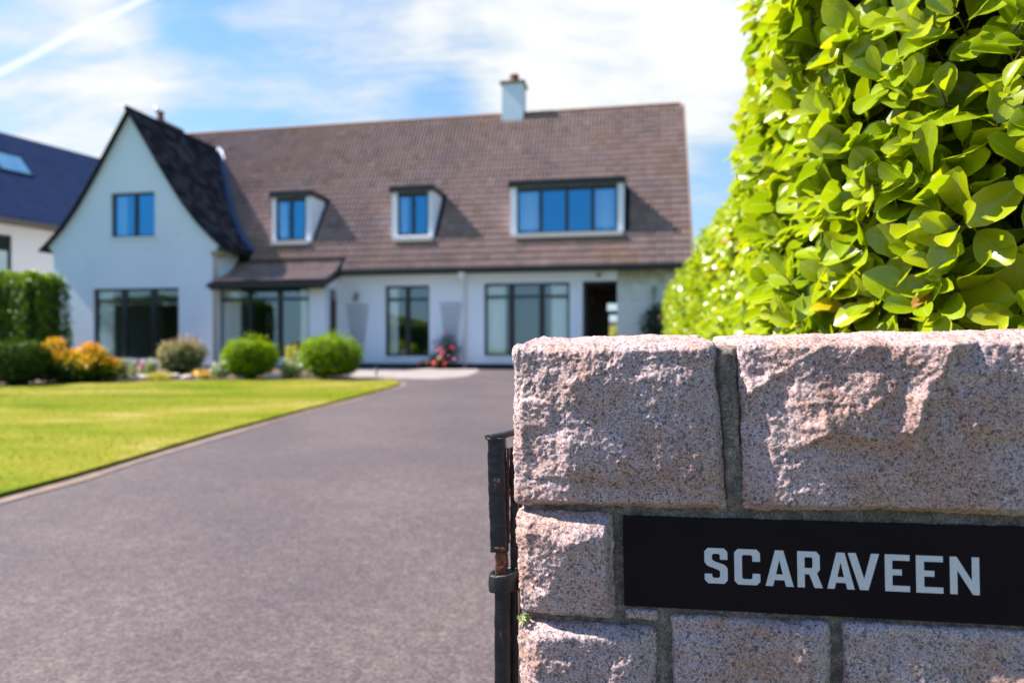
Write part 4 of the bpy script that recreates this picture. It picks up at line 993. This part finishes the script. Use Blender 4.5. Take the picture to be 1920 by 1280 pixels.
def facets(*pl):
    """lowest of several tilted planes: (a, z, height, slope_a, slope_z)"""
    def f(a, z, wp):
        aw = a+.5*(wp[:, 0]-a)+.003*vn(wp*50, 71)+.0016*vn(wp*150, 75); zw = z+.5*(wp[:, 2]-z)+.003*vn(wp*50, 73)+.0016*vn(wp*150, 77)
        return np.min([h+ga*(aw-a0)+gz_*(zw-z0) for a0, z0, h, ga, gz_ in pl], 0)
    return f
def relA(a, z, wp):
    base = facets((.0, 0, -.001, .23, 0), (0, .0, .001, .08, -.20), (.12, -.1, .0165, -.030, .015), (.28, 0, .002, -.25, 0))(a, z, wp)
    aw = wp[:, 0]; zw = wp[:, 2]
    step = sm(zw+.010*vn(wp*18, 5)+.0035*np.sin(aw*60), -.176, -.172)*.0030
    blot = .0045*sm(vn(np.c_[aw*20, aw*0, zw*26]+3.3, 8), .05, .25)*sm(-aw, -.13, -.02)*sm(zw+.185, 0, .03)
    patch = .006*np.exp(-(((aw-.085)/.028)**2+((zw+.148)/.020)**2))
    chip = .008*np.exp(-(((aw-.165)/.040)**2+((zw+.004)/.030)**2)); chip2 = .006*np.exp(-(((aw-.225)/.022)**2+((zw+.02)/.02)**2))
    tri = .003*((zw < -.190+.35*np.abs(aw-.155)) & (zw > -.215) & (np.abs(aw-.155) < .06))
    return base+step+blot+patch-chip-chip2-tri
def relB(a, z, wp):
    plate = facets((.30, 0, .002, .20, 0), (0, .0, .001, .05, -.17), (.45, -.1, .0125, -.008, .012))(a, z, wp)
    l1 = facets((.335, -.10, .004, .42, 0), (.44, -.035, .012, .05, -.34), (.40, -.128, .020, 0, .95), (.50, -.09, .016, -.24, .08), (.40, -.09, .031, -.05, .0))(a, z, wp)
    l2 = facets((.44, -.06, .006, .30, -.1), (.52, -.100, .020, -.55, .30), (.46, -.122, .012, .30, .75))(a, z, wp)
    l3 = facets((.545, -.075, .010, .75, .25), (.60, -.035, .020, .0, -.20), (.60, -.115, .016, 0, .60), (.80, -.05, .014, -.03, 0))(a, z, wp)
    l4 = facets((.36, -.02, .010, .3, -.4), (.36, -.035, .014, -.2, .4))(a, z, wp)
    cut = .010*np.exp(-(((wp[:, 0]-.505)/.030)**2+((wp[:, 2]+.055)/.030)**2))
    return np.where(np.max([l1, l2, l3, l4], 0) > plate, plate+1.0*(np.max([plate, l1, l2, l3, l4], 0)-plate), plate)-cut
def relS(a, z, wp):
    return facets((.0, -.30, .001, .36, .10), (.070, -.229, .006, .05, -.62), (.136, 0, .006, -.20, -.05), (.07, -.372, .003, 0, .26), (.075, -.28, .027, -.10, .10))(a, z, wp)
def rel_any(seed, amp=.010, cx_=0., cz_=0., w_=.2, h_=.18):
    r = random.Random(seed); gx, gz2 = r.uniform(-.03, .05), r.uniform(-.05, .02)
    return lambda a, z, wp: np.minimum(np.minimum(.5*np.abs(a-(cx_-w_/2))+.001, .5*np.abs((cx_+w_/2)-a)+.001), amp+gx*(a-cx_)+gz2*(z-cz_)+.005*vn(wp*14, seed)+.003*np.abs(vn(wp*30, seed+2)))
S = lambda *a_, **k_: rough_block('stone', 'pink_granite', *a_, **k_)
S(.000, .2725, -.2188, .0020, 0, .30, .00155, relA, x1b=.2835, seed=11, dome=.013)
S(.3000, .800, -.2160, .0035, 0, .30, .00165, relB, x0b=.3060, seed=23, z1b=.006, dome=.008)
S(.0038, .134, -.3700, -.2290, 0, .30, .00140, relS, seed=37, amp=.0026)
S(.1500, .193, -.3712, -.3585, .004, .10, .0016, None, seed=41, r_=.004, amp=.001, coarse=.0015)
S(.0038, .1890, -.560, -.3810, 0, .30, .00165, rel_any(5, .013, .095, -.47, .185), seed=43)
S(.2095, .4092, -.560, -.3620, 0, .15, .00165, rel_any(6, .004, .31, -.46, .20), seed=47, amp=.0022)
S(.4265, .800, -.560, -.3600, 0, .15, .0019, rel_any(7, .004, .61, -.46, .375), seed=53, amp=.0022)
# out of frame: the wall goes on to the right and down to the ground
rows = [(-.2160, .004, [(.825, 1.30), (1.325, 1.75), (1.775, 2.40)]), (-.37, -.23, [(.705, 1.10), (1.12, 1.60), (1.62, 2.0), (2.02, 2.40)]), (-.56, -.38, [(.82, 1.2), (1.22, 1.70), (1.72, 2.40)]),
        (-.755, -.575, [(.002, .30), (.32, .70), (.72, 1.15), (1.17, 1.60), (1.62, 2.0), (2.02, 2.40)]), (-.94, -.77, [(.004, .20), (.22, .55), (.57, 1.05), (1.07, 1.5), (1.52, 2.4)]), (-1.12, -.955, [(.0, .34), (.36, .8), (.82, 1.3), (1.32, 1.8), (1.82, 2.4)])]
k = 60
for z0, z1, spans in rows:
    for a, b in spans:
        S(a, b, z0, z1, 0, .30 if (a < .01 or z1 > -.01) else .15, .006, rel_any(k, .010, (a+b)/2, (z0+z1)/2, b-a), seed=k); k += 1
def relM(a, z, wp):
    return .0015*vn(wp*30, 3)+(.0085*sm(-np.abs(a-.2868+.04*z)+.0012*vn(wp*90, 19), -.0120, -.0095)+.0012*vn(wp*70, 21))*sm(z, -.225, -.205)
rough_block('mortar', 'mortar', .010, .84, -.60, -.0035, .0105, .295, .0022, relM, amp=.0011, r_=.006, seed=91, coarse=.0016, fine=.0010)
rough_block('mortar', 'mortar', .012, 2.39, -1.12, -.602, .014, .295, .02, None, amp=.0012, seed=93)
rough_block('mortar', 'mortar', .842, 2.39, -.60, -.006, .012, .295, .02, None, amp=.0012, seed=94)
mo = clump('moss', 'pale_leaf', [(.012, -.002, -.376+EYE)], [(.007, .005, .006)], 90, .004, GW, shell=.3)
# ---- black name sign let into the wall
SG = empty('name_sign', WL+(MW @ Vector((.418, .003, EYE-.293))), (0, -BETA, -TH)); meta(SG, 'black polished stone name sign reading SCARAVEEN set into the granite wall', 'sign')
sx0, sx1, sz0, sz1 = .1505-.42, .689-.42, -.3533+.293, -.2318+.293
MB().box(sx0, sx1, 0, .02, sz0, sz1).build('slab', 'polished_slab', SG, bevel=.0012)
def sect(w_, k): return w_/k
LET = {
 'S': (.675, [[(0, .27), (0, .1), (.1, 0), (.575, 0), (.675, .1), (.675, .44), (.60, .53), (.28, .63), (.22, .68), (.22, .80), (.26, .84), (.42, .84), (.455, .80), (.455, .68), (.675, .68), (.675, .9), (.575, 1), (.1, 1), (0, .9), (0, .60), (.08, .50), (.40, .39), (.455, .35), (.455, .2), (.42, .16), (.26, .16), (.22, .2), (.22, .27)]]),
 'C': (.74, [[(.74, .32), (.74, .1), (.64, 0), (.1, 0), (0, .1), (0, .9), (.1, 1), (.64, 1), (.74, .9), (.74, .66), (.52, .66), (.52, .8), (.48, .84), (.26, .84), (.22, .8), (.22, .2), (.26, .16), (.48, .16), (.52, .2), (.52, .32)]]),
 'A': (.81, [[(0, 0), (.285, 1), (.525, 1), (.81, 0), (.59, 0), (.545, .17), (.262, .17), (.215, 0)], [(.305, .33), (.502, .33), (.405, .74)]]),
 'R': (.73, [[(0, 0), (0, 1), (.55, 1), (.65, .9), (.65, .50), (.565, .40), (.73, 0), (.49, 0), (.345, .37), (.21, .37), (.21, 0)], [(.21, .84), (.21, .54), (.41, .54), (.44, .57), (.44, .81), (.41, .84)]]),
 'V': (.90, [[(0, 1), (.34, 0), (.58, 0), (.90, 1), (.67, 1), (.465, .30), (.235, 1)]]),
 'E': (.72, [[(0, 0), (0, 1), (.72, 1), (.72, .84), (.215, .84), (.215, .60), (.49, .60), (.49, .44), (.215, .44), (.215, .16), (.72, .16), (.72, 0)]]),
 'N': (.85, [[(0, 0), (0, 1), (.20, 1), (.635, .37), (.635, 1), (.85, 1), (.85, 0), (.66, 0), (.215, .64), (.215, 0)]])}
for ch_, a0, a1 in (('S', .2566, .2859), ('C', .2946, .3269), ('A', .3334, .3681), ('R', .3729, .4036), ('A', .4089, .4418), ('V', .4340, .4712), ('E', .4778, .5067), ('E', .5140, .5450), ('N', .5528, .5860)):
    w0, spl = LET[ch_]; kx = (a1-a0)/w0; kz = .0466
    me = outline_mesh('letter', [[(x, y) for x, y in sp] for sp in spl], .01, lambda x, y, d, a0=a0, kx=kx: (a0-.42+x*kx, -.0006+d*.05, -.3169+.293+y*kz))
    link('letter', me, 'sign_paint', SG)

# ------------------------------------------------------------------ iron gate, folded back beside the wall
GL = Matrix.Rotation(-TH, 4, 'Z'); GO = Vector((0, .95, 0))+GL @ Vector((-.02, .05, -1.06))
IG = empty('iron_gate', GO, (0, 0, -TH)); meta(IG, 'rusty black iron gate folded back beside the left end of the granite wall', 'gate')
zf = lambda h: h+1.06
def rough_bar(name, m, P, w_, d_, seed=1, nseg=70, amp=.00012):
    """square bar along points P with uneven, flaking surface"""
    P = [A(p, float) for p in P]; L = np.cumsum([0]+[np.linalg.norm(P[i+1]-P[i]) for i in range(len(P)-1)]); prof = []
    rr = .16
    for k in range(20):
        a = 2*math.pi*k/20; c_, s_ = math.cos(a), math.sin(a); e_ = .28; prof.append((math.copysign(abs(c_)**e_, c_), math.copysign(abs(s_)**e_, s_)))
    V = []; F = []
    for i in range(nseg+1):
        s = L[-1]*i/nseg; p = A([np.interp(s, L, [q[j] for q in P]) for j in range(3)]); j = min(np.searchsorted(L, s, 'right')-1, len(P)-2); t = (P[j+1]-P[j])/np.linalg.norm(P[j+1]-P[j])
        u = np.cross(t, A([0, 1., 0])); u /= np.linalg.norm(u); v = np.cross(u, t)
        for cx_, sy_ in prof: V.append(p+u*cx_*w_/2+v*sy_*d_/2)
    V = A(V); c_ = np.repeat(V.reshape(-1, 20, 3).mean(1), 20, 0); nn = V-c_; nn /= np.linalg.norm(nn, axis=1, keepdims=True)
    fl = fbm(V*70, seed, 4, .6); V = V+nn*(amp*(2.0*np.clip(fl-.15, -1, .12)*4+fbm(V*260, seed+5, 3)))[:, None]
    for i in range(nseg):
        for k in range(20): a = i*20+k; b = i*20+(k+1) % 20; F.append((a, b, b+20, a+20))
    me = bpy.data.meshes.new(name); me.from_pydata([tuple(v) for v in V], [], F+[tuple(range(20))[::-1], tuple(nseg*20+k for k in range(20))])
    for p in me.polygons[:nseg*20]: p.use_smooth = True
    return link(name, me, m, IG)
rough_bar('hanging_strap', 'rusty_iron', [(-.012, 0, zf(-.133)), (-.010, 0, zf(-.22)), (-.0075, 0, zf(-.300))], .027, .016, 3)
rough_bar('strap_top', 'rusty_iron', [(-.024, -.004, zf(-.1335)), (-.004, .012, zf(-.131)), (.012, .030, zf(-.128))], .008, .022, 5, 24)
rough_bar('hinge_neck', 'rust', [(-.0065, 0, zf(-.292)), (-.005, 0, zf(-.31)), (-.004, 0, zf(-.335))], .018, .016, 7, 24, .0003)
rough_bar('stile', 'rusty_iron', [(-.003, 0, zf(-.352)), (-.001, 0, zf(-.70)), (0, 0, zf(-1.0))], .023, .023, 9, 150)
rough_bar('fixing_post', 'rusty_iron', [(.011, .018, zf(-.150)), (.0125, .018, zf(-.5)), (.012, .018, zf(-1.04))], .012, .014, 11, 180)
rough_bar('lit_edge_strip', 'rust', [(.0035, .008, zf(-.150)), (.0045, .008, zf(-.29))], .003, .010, 13, 40, .0003)  # added strip; its brown stands in for the sunlit edge of the bar
# collar ring
V = []; F = []; nr_, nc = 40, 12
for i in range(nr_):
    a = 2*math.pi*i/nr_
    for k in range(nc):
        b = 2*math.pi*k/nc; rr = .0195+.0035*math.copysign(abs(math.cos(b))**.5, math.cos(b)); V.append((.0+rr*math.cos(a)*1.02, rr*math.sin(a)-.000, zf(-.342)+.0135*math.copysign(abs(math.sin(b))**.4, math.sin(b))+.003*math.cos(a)))
V = A(V); V = V+(.0012*fbm(V*90, 3, 4))[:, None]*A([1, 1, .6])
F = [(i*nc+k, ((i+1) % nr_)*nc+k, ((i+1) % nr_)*nc+(k+1) % nc, i*nc+(k+1) % nc) for i in range(nr_) for k in range(nc)]
link('hinge_collar', npmesh('hinge_collar', V, F, smooth=True), 'rusty_iron', IG)
MB().box(.010, .028, -.008, .008, zf(-.356), zf(-.330)).build('hinge_lug', 'rust', IG, bevel=.002)
for h in (-.20, -.60, -.98): MB().box(-.006, .006, .02, 1.62, zf(h)-.012, zf(h)+.012).build('rail', 'rusty_iron', IG, bevel=.001)
for i in range(13): MB().tube([(0, .12+i*.12, zf(-.99)), (0, .12+i*.12, zf(-.12))], .006, 8).build('gate_bar', 'rusty_iron', IG, smooth=True)
MB().box(-.012, .012, 1.60, 1.625, zf(-1.0), zf(-.12)).build('stile', 'rusty_iron', IG, bevel=.001)

# ------------------------------------------------------------------ broad-leaved hedge along the right of the drive
HP = A([(3.0, .88), (2.2, 1.0), (1.45, 1.12), (1.08, 1.19), (.93, 1.29), (.83, 1.45), (.79, 1.68), (.89, 2.15), (1.02, 2.60), (1.17, 3.2), (1.38, 4.25), (1.77, 6.4), (2.25, 9.0), (2.79, 12.0), (3.05, 13.4), (3.35, 14.2), (3.9, 14.5), (4.6, 14.6)], float)
sg_ = np.linalg.norm(np.diff(HP, axis=0), axis=1); HL = np.r_[0, np.cumsum(sg_)]
def hp(s): return np.c_[np.interp(s, HL, HP[:, 0]), np.interp(s, HL, HP[:, 1])]
def hn(s):
    t = hp(s+.06)-hp(s-.06); t /= np.linalg.norm(t, axis=1, keepdims=True)+1e-9; return np.c_[-t[:, 1], t[:, 0]]
def htop(s):
    D = hp(s)[:, 1]; X = hp(s)[:, 0]
    return np.where(X > 3.3, 1.05-.5*np.clip(X-3.3, 0, 1), np.interp(D, [0, 2.35, 2.6, 3.0, 3.4, 4.3, 6.4, 9, 11, 13, 14.0, 15], [1.75, 1.68, 1.50, 1.22, 1.10, 1.06, 1.12, 1.20, 1.27, 1.20, 1.02, .9]))
BH = empty('broadleaf_hedge', (1.6, 4.0, gz(4)-.01)); meta(BH, 'tall sunlit yellow green broadleaf hedge rising behind the granite wall, along the drive', 'hedge')
BO = A([1.6, 4.0, gz(4)-.01])
def face_pts(n, s0, s1, zlo, depth, toplay=0.0):
    s = s0+(s1-s0)*rng.random(n); tp = htop(s); u = rng.random(n); z = zlo+(tp-zlo)*u
    N2 = hn(s); N_ = np.c_[N2, np.zeros(n)]; P = np.c_[hp(s), z]
    # rounded shoulder
    sh = np.clip((z-(tp-.45))/.45, 0, 1); P[:, :2] -= N2*(.30*sh**2.2)[:, None]; N_[:, 2] += sh*1.2
    bul = .05*vn(P*2.2, 31)+.022*vn(P*7, 33); P -= N_*(depth-bul)[:, None]
    return P, N_/np.linalg.norm(N_, axis=1, keepdims=True)
def top_pts(n, s0, s1):
    s = s0+(s1-s0)*rng.random(n); N2 = hn(s); w_ = .25+1.0*rng.random(n); P = np.c_[hp(s)-N2*w_[:, None], htop(s)+.06*vn(np.c_[hp(s)*2, s], 3)]
    return P, np.repeat(A([[0, 0, 1.]]), n, 0)
TW_V = []; TW_F = []
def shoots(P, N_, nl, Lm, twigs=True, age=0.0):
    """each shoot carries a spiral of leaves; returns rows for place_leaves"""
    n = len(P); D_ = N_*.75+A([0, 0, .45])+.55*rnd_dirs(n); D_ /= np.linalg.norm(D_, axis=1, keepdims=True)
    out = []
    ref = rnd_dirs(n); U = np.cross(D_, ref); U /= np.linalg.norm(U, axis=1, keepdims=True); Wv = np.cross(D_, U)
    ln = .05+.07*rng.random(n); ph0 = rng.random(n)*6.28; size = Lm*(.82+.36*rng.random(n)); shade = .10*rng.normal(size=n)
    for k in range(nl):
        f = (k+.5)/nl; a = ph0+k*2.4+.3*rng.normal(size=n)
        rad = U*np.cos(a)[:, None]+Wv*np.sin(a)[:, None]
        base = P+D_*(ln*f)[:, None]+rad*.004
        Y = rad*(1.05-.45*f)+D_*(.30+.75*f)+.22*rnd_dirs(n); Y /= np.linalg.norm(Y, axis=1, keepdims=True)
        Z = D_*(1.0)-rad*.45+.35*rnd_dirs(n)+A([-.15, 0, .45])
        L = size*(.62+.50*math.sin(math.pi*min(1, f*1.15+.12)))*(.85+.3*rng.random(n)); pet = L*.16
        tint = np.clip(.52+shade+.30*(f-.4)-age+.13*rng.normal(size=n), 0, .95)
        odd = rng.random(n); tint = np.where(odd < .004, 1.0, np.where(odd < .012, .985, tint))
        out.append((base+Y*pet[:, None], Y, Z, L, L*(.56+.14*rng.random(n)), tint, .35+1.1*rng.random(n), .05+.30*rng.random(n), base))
    if twigs:
        b0 = P-N_*(.13+.05*rng.random(n))[:, None]-A([0, 0, .05]); e0 = P+D_*ln[:, None]
        for a_, b_, c_ in zip(b0, P, e0):
            mb = MB().tube([a_, b_, c_], [.0032, .0024, .0014], 5, False); k0 = len(TW_V); TW_V.extend([tuple(A(v)-BO) for v in mb.v]); TW_F.extend([tuple(i+k0 for i in f) for f in mb.f])
    return [np.concatenate([o[i] for o in out]) for i in range(9)]
def s_at(D): # arc length where the drive-side face reaches depth D
    i = int(np.argmin(HP[:, 0])); return float(np.interp(D, HP[i:, 1], HL[i:]))
s0n = float(np.interp(-1.55, -HP[:6, 0], HL[:6])); sA = s_at(2.7); sB = s_at(5.2); sC = HL[-1]
Pn, Nn = face_pts(int(185*(sA-s0n)*1.85), s0n, sA, -.10, 0.0)
near = shoots(Pn, Nn, 8, .091)
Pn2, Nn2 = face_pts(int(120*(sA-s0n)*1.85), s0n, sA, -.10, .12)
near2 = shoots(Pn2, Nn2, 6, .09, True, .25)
R_ = [np.concatenate([a, b]) for a, b in zip(near, near2)]
# the largest 300 in view become leaves of their own
B_ = R_[0]; ctr = B_+R_[1]*R_[3][:, None]*.5; px = 960+1280*ctr[:, 0]/ctr[:, 1]; py = 650-1280*ctr[:, 2]/ctr[:, 1]
vis = (px > 1380) & (px < 1925) & (py > -10) & (py < 640) & (np.arange(len(B_)) < len(near[0])); score = np.where(vis, R_[3]/ctr[:, 1], 0)
pick = np.argsort(-score)[:298]; mask = np.ones(len(B_), bool); mask[pick] = False
T0 = leaf_template('fine')
V, F, t_, e_ = place_leaves(T0, *[R_[i][mask] for i in (0, 1, 2, 3, 4, 5)], cup=R_[6][mask], curl=R_[7][mask])
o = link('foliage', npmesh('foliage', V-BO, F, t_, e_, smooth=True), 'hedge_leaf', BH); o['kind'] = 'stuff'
# petioles
Pb = R_[8]; Pe = R_[0]; 
Xp = np.cross(R_[1], R_[2]); Xp /= np.linalg.norm(Xp, axis=1, keepdims=True); n = len(Pb); V = np.stack([Pb-Xp*.0011, Pb+Xp*.0011, Pe+Xp*.0013, Pe-Xp*.0013], 1).reshape(-1, 3)
o = link('leaf_stalks', npmesh('leaf_stalks', V-BO, np.arange(n*4).reshape(-1, 4), np.full(n*4, .9), np.full(n*4, .5)), 'hedge_leaf', BH); o['kind'] = 'stuff'
lv = []
for v in range(26):
    cup = .35+1.1*random.random(); curl = .05+.3*random.random(); ti = min(.95, max(.15, random.gauss(.6, .16)))
    if v == 25: ti = .985
    V0, F0, E0 = T0; Vv = V0.copy(); Vv[:, 2] += cup*(Vv[:, 0]**2)*.62-curl*Vv[:, 1]**2+.03*np.sin(Vv[:, 1]*9+v)*np.abs(Vv[:, 0])*2
    me = npmesh('leaf', Vv, F0, np.full(len(Vv), ti), E0, smooth=True); me.materials.append(MAT['hedge_leaf']); lv.append(me)
for i in pick:
    Y = R_[1][i]; X = np.cross(Y, R_[2][i]); X /= np.linalg.norm(X); Z = np.cross(X, Y); L_, W_ = R_[3][i], R_[4][i]; p = R_[0][i]-BO
    o = link('leaf', lv[25] if random.random() < .006 else lv[random.randrange(25)], None, BH)
    o.matrix_local = Matrix(((X[0]*W_, Y[0]*L_, Z[0]*L_, p[0]), (X[1]*W_, Y[1]*L_, Z[1]*L_, p[1]), (X[2]*W_, Y[2]*L_, Z[2]*L_, p[2]), (0, 0, 0, 1)))
# middle distance
Pm, Nm = face_pts(int(180*(sB-sA)*1.5), sA, sB, -.35, 0.0); midr = shoots(Pm, Nm, 7, .086, False)
Pm2, Nm2 = face_pts(int(60*(sB-sA)*1.5), sA, sB, -.35, .12); mid2 = shoots(Pm2, Nm2, 5, .080, False, .1)
Pt, Nt = top_pts(420, s_at(2.2), sB); mid3 = shoots(Pt, Nt, 6, .078, False)
Q = [np.concatenate([a, b, c_]) for a, b, c_ in zip(midr, mid2, mid3)]
V, F, t_, e_ = place_leaves(leaf_template('mid'), *Q[:6], cup=Q[6], curl=Q[7])
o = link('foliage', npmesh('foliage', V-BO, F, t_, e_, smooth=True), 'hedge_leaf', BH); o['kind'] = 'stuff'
# far end and lower face
def loose(n, P, N_, Lm):
    n = len(P); Y = N_*.5+rnd_dirs(n)+A([0, 0, .25]); Z = N_*.9+.7*rnd_dirs(n)+A([-.1, 0, .5]); L = Lm*(.7+.6*rng.random(n))
    return P+.03*rng.normal(size=(n, 3)), Y, Z, L, L*.62, np.clip(.55+.18*rng.normal(size=n), 0, .96)
sets = [loose(0, *face_pts(26000, sB, sC, -1.0, 0.0), .078), loose(0, *face_pts(9000, sB, sC, -1.0, .10), .08), loose(0, *top_pts(7000, sB, sC), .078), loose(0, *face_pts(5000, 0, sB, -1.0, .03), .08), loose(0, *top_pts(1600, 0, sB), .08)]
Q = [np.concatenate([s_[i] for s_ in sets]) for i in range(6)]
k = ~((Q[0][:, 2] > -.12) & (Q[0][:, 1] < 2.6) & (Q[0][:, 0] < 1.5) & (Q[0][:, 2] < 1.55)) ; Q = [q[k] for q in Q]
V, F, t_, e_ = place_leaves(leaf_template('low'), *Q)
o = link('foliage', npmesh('foliage', V-BO, F, t_, np.full(len(V), .5)), 'hedge_leaf', BH); o['kind'] = 'stuff'
me = bpy.data.meshes.new('twigs'); me.from_pydata(TW_V, [], TW_F); o = link('twigs', me, 'bark', BH); o['kind'] = 'stuff'
# woody inside
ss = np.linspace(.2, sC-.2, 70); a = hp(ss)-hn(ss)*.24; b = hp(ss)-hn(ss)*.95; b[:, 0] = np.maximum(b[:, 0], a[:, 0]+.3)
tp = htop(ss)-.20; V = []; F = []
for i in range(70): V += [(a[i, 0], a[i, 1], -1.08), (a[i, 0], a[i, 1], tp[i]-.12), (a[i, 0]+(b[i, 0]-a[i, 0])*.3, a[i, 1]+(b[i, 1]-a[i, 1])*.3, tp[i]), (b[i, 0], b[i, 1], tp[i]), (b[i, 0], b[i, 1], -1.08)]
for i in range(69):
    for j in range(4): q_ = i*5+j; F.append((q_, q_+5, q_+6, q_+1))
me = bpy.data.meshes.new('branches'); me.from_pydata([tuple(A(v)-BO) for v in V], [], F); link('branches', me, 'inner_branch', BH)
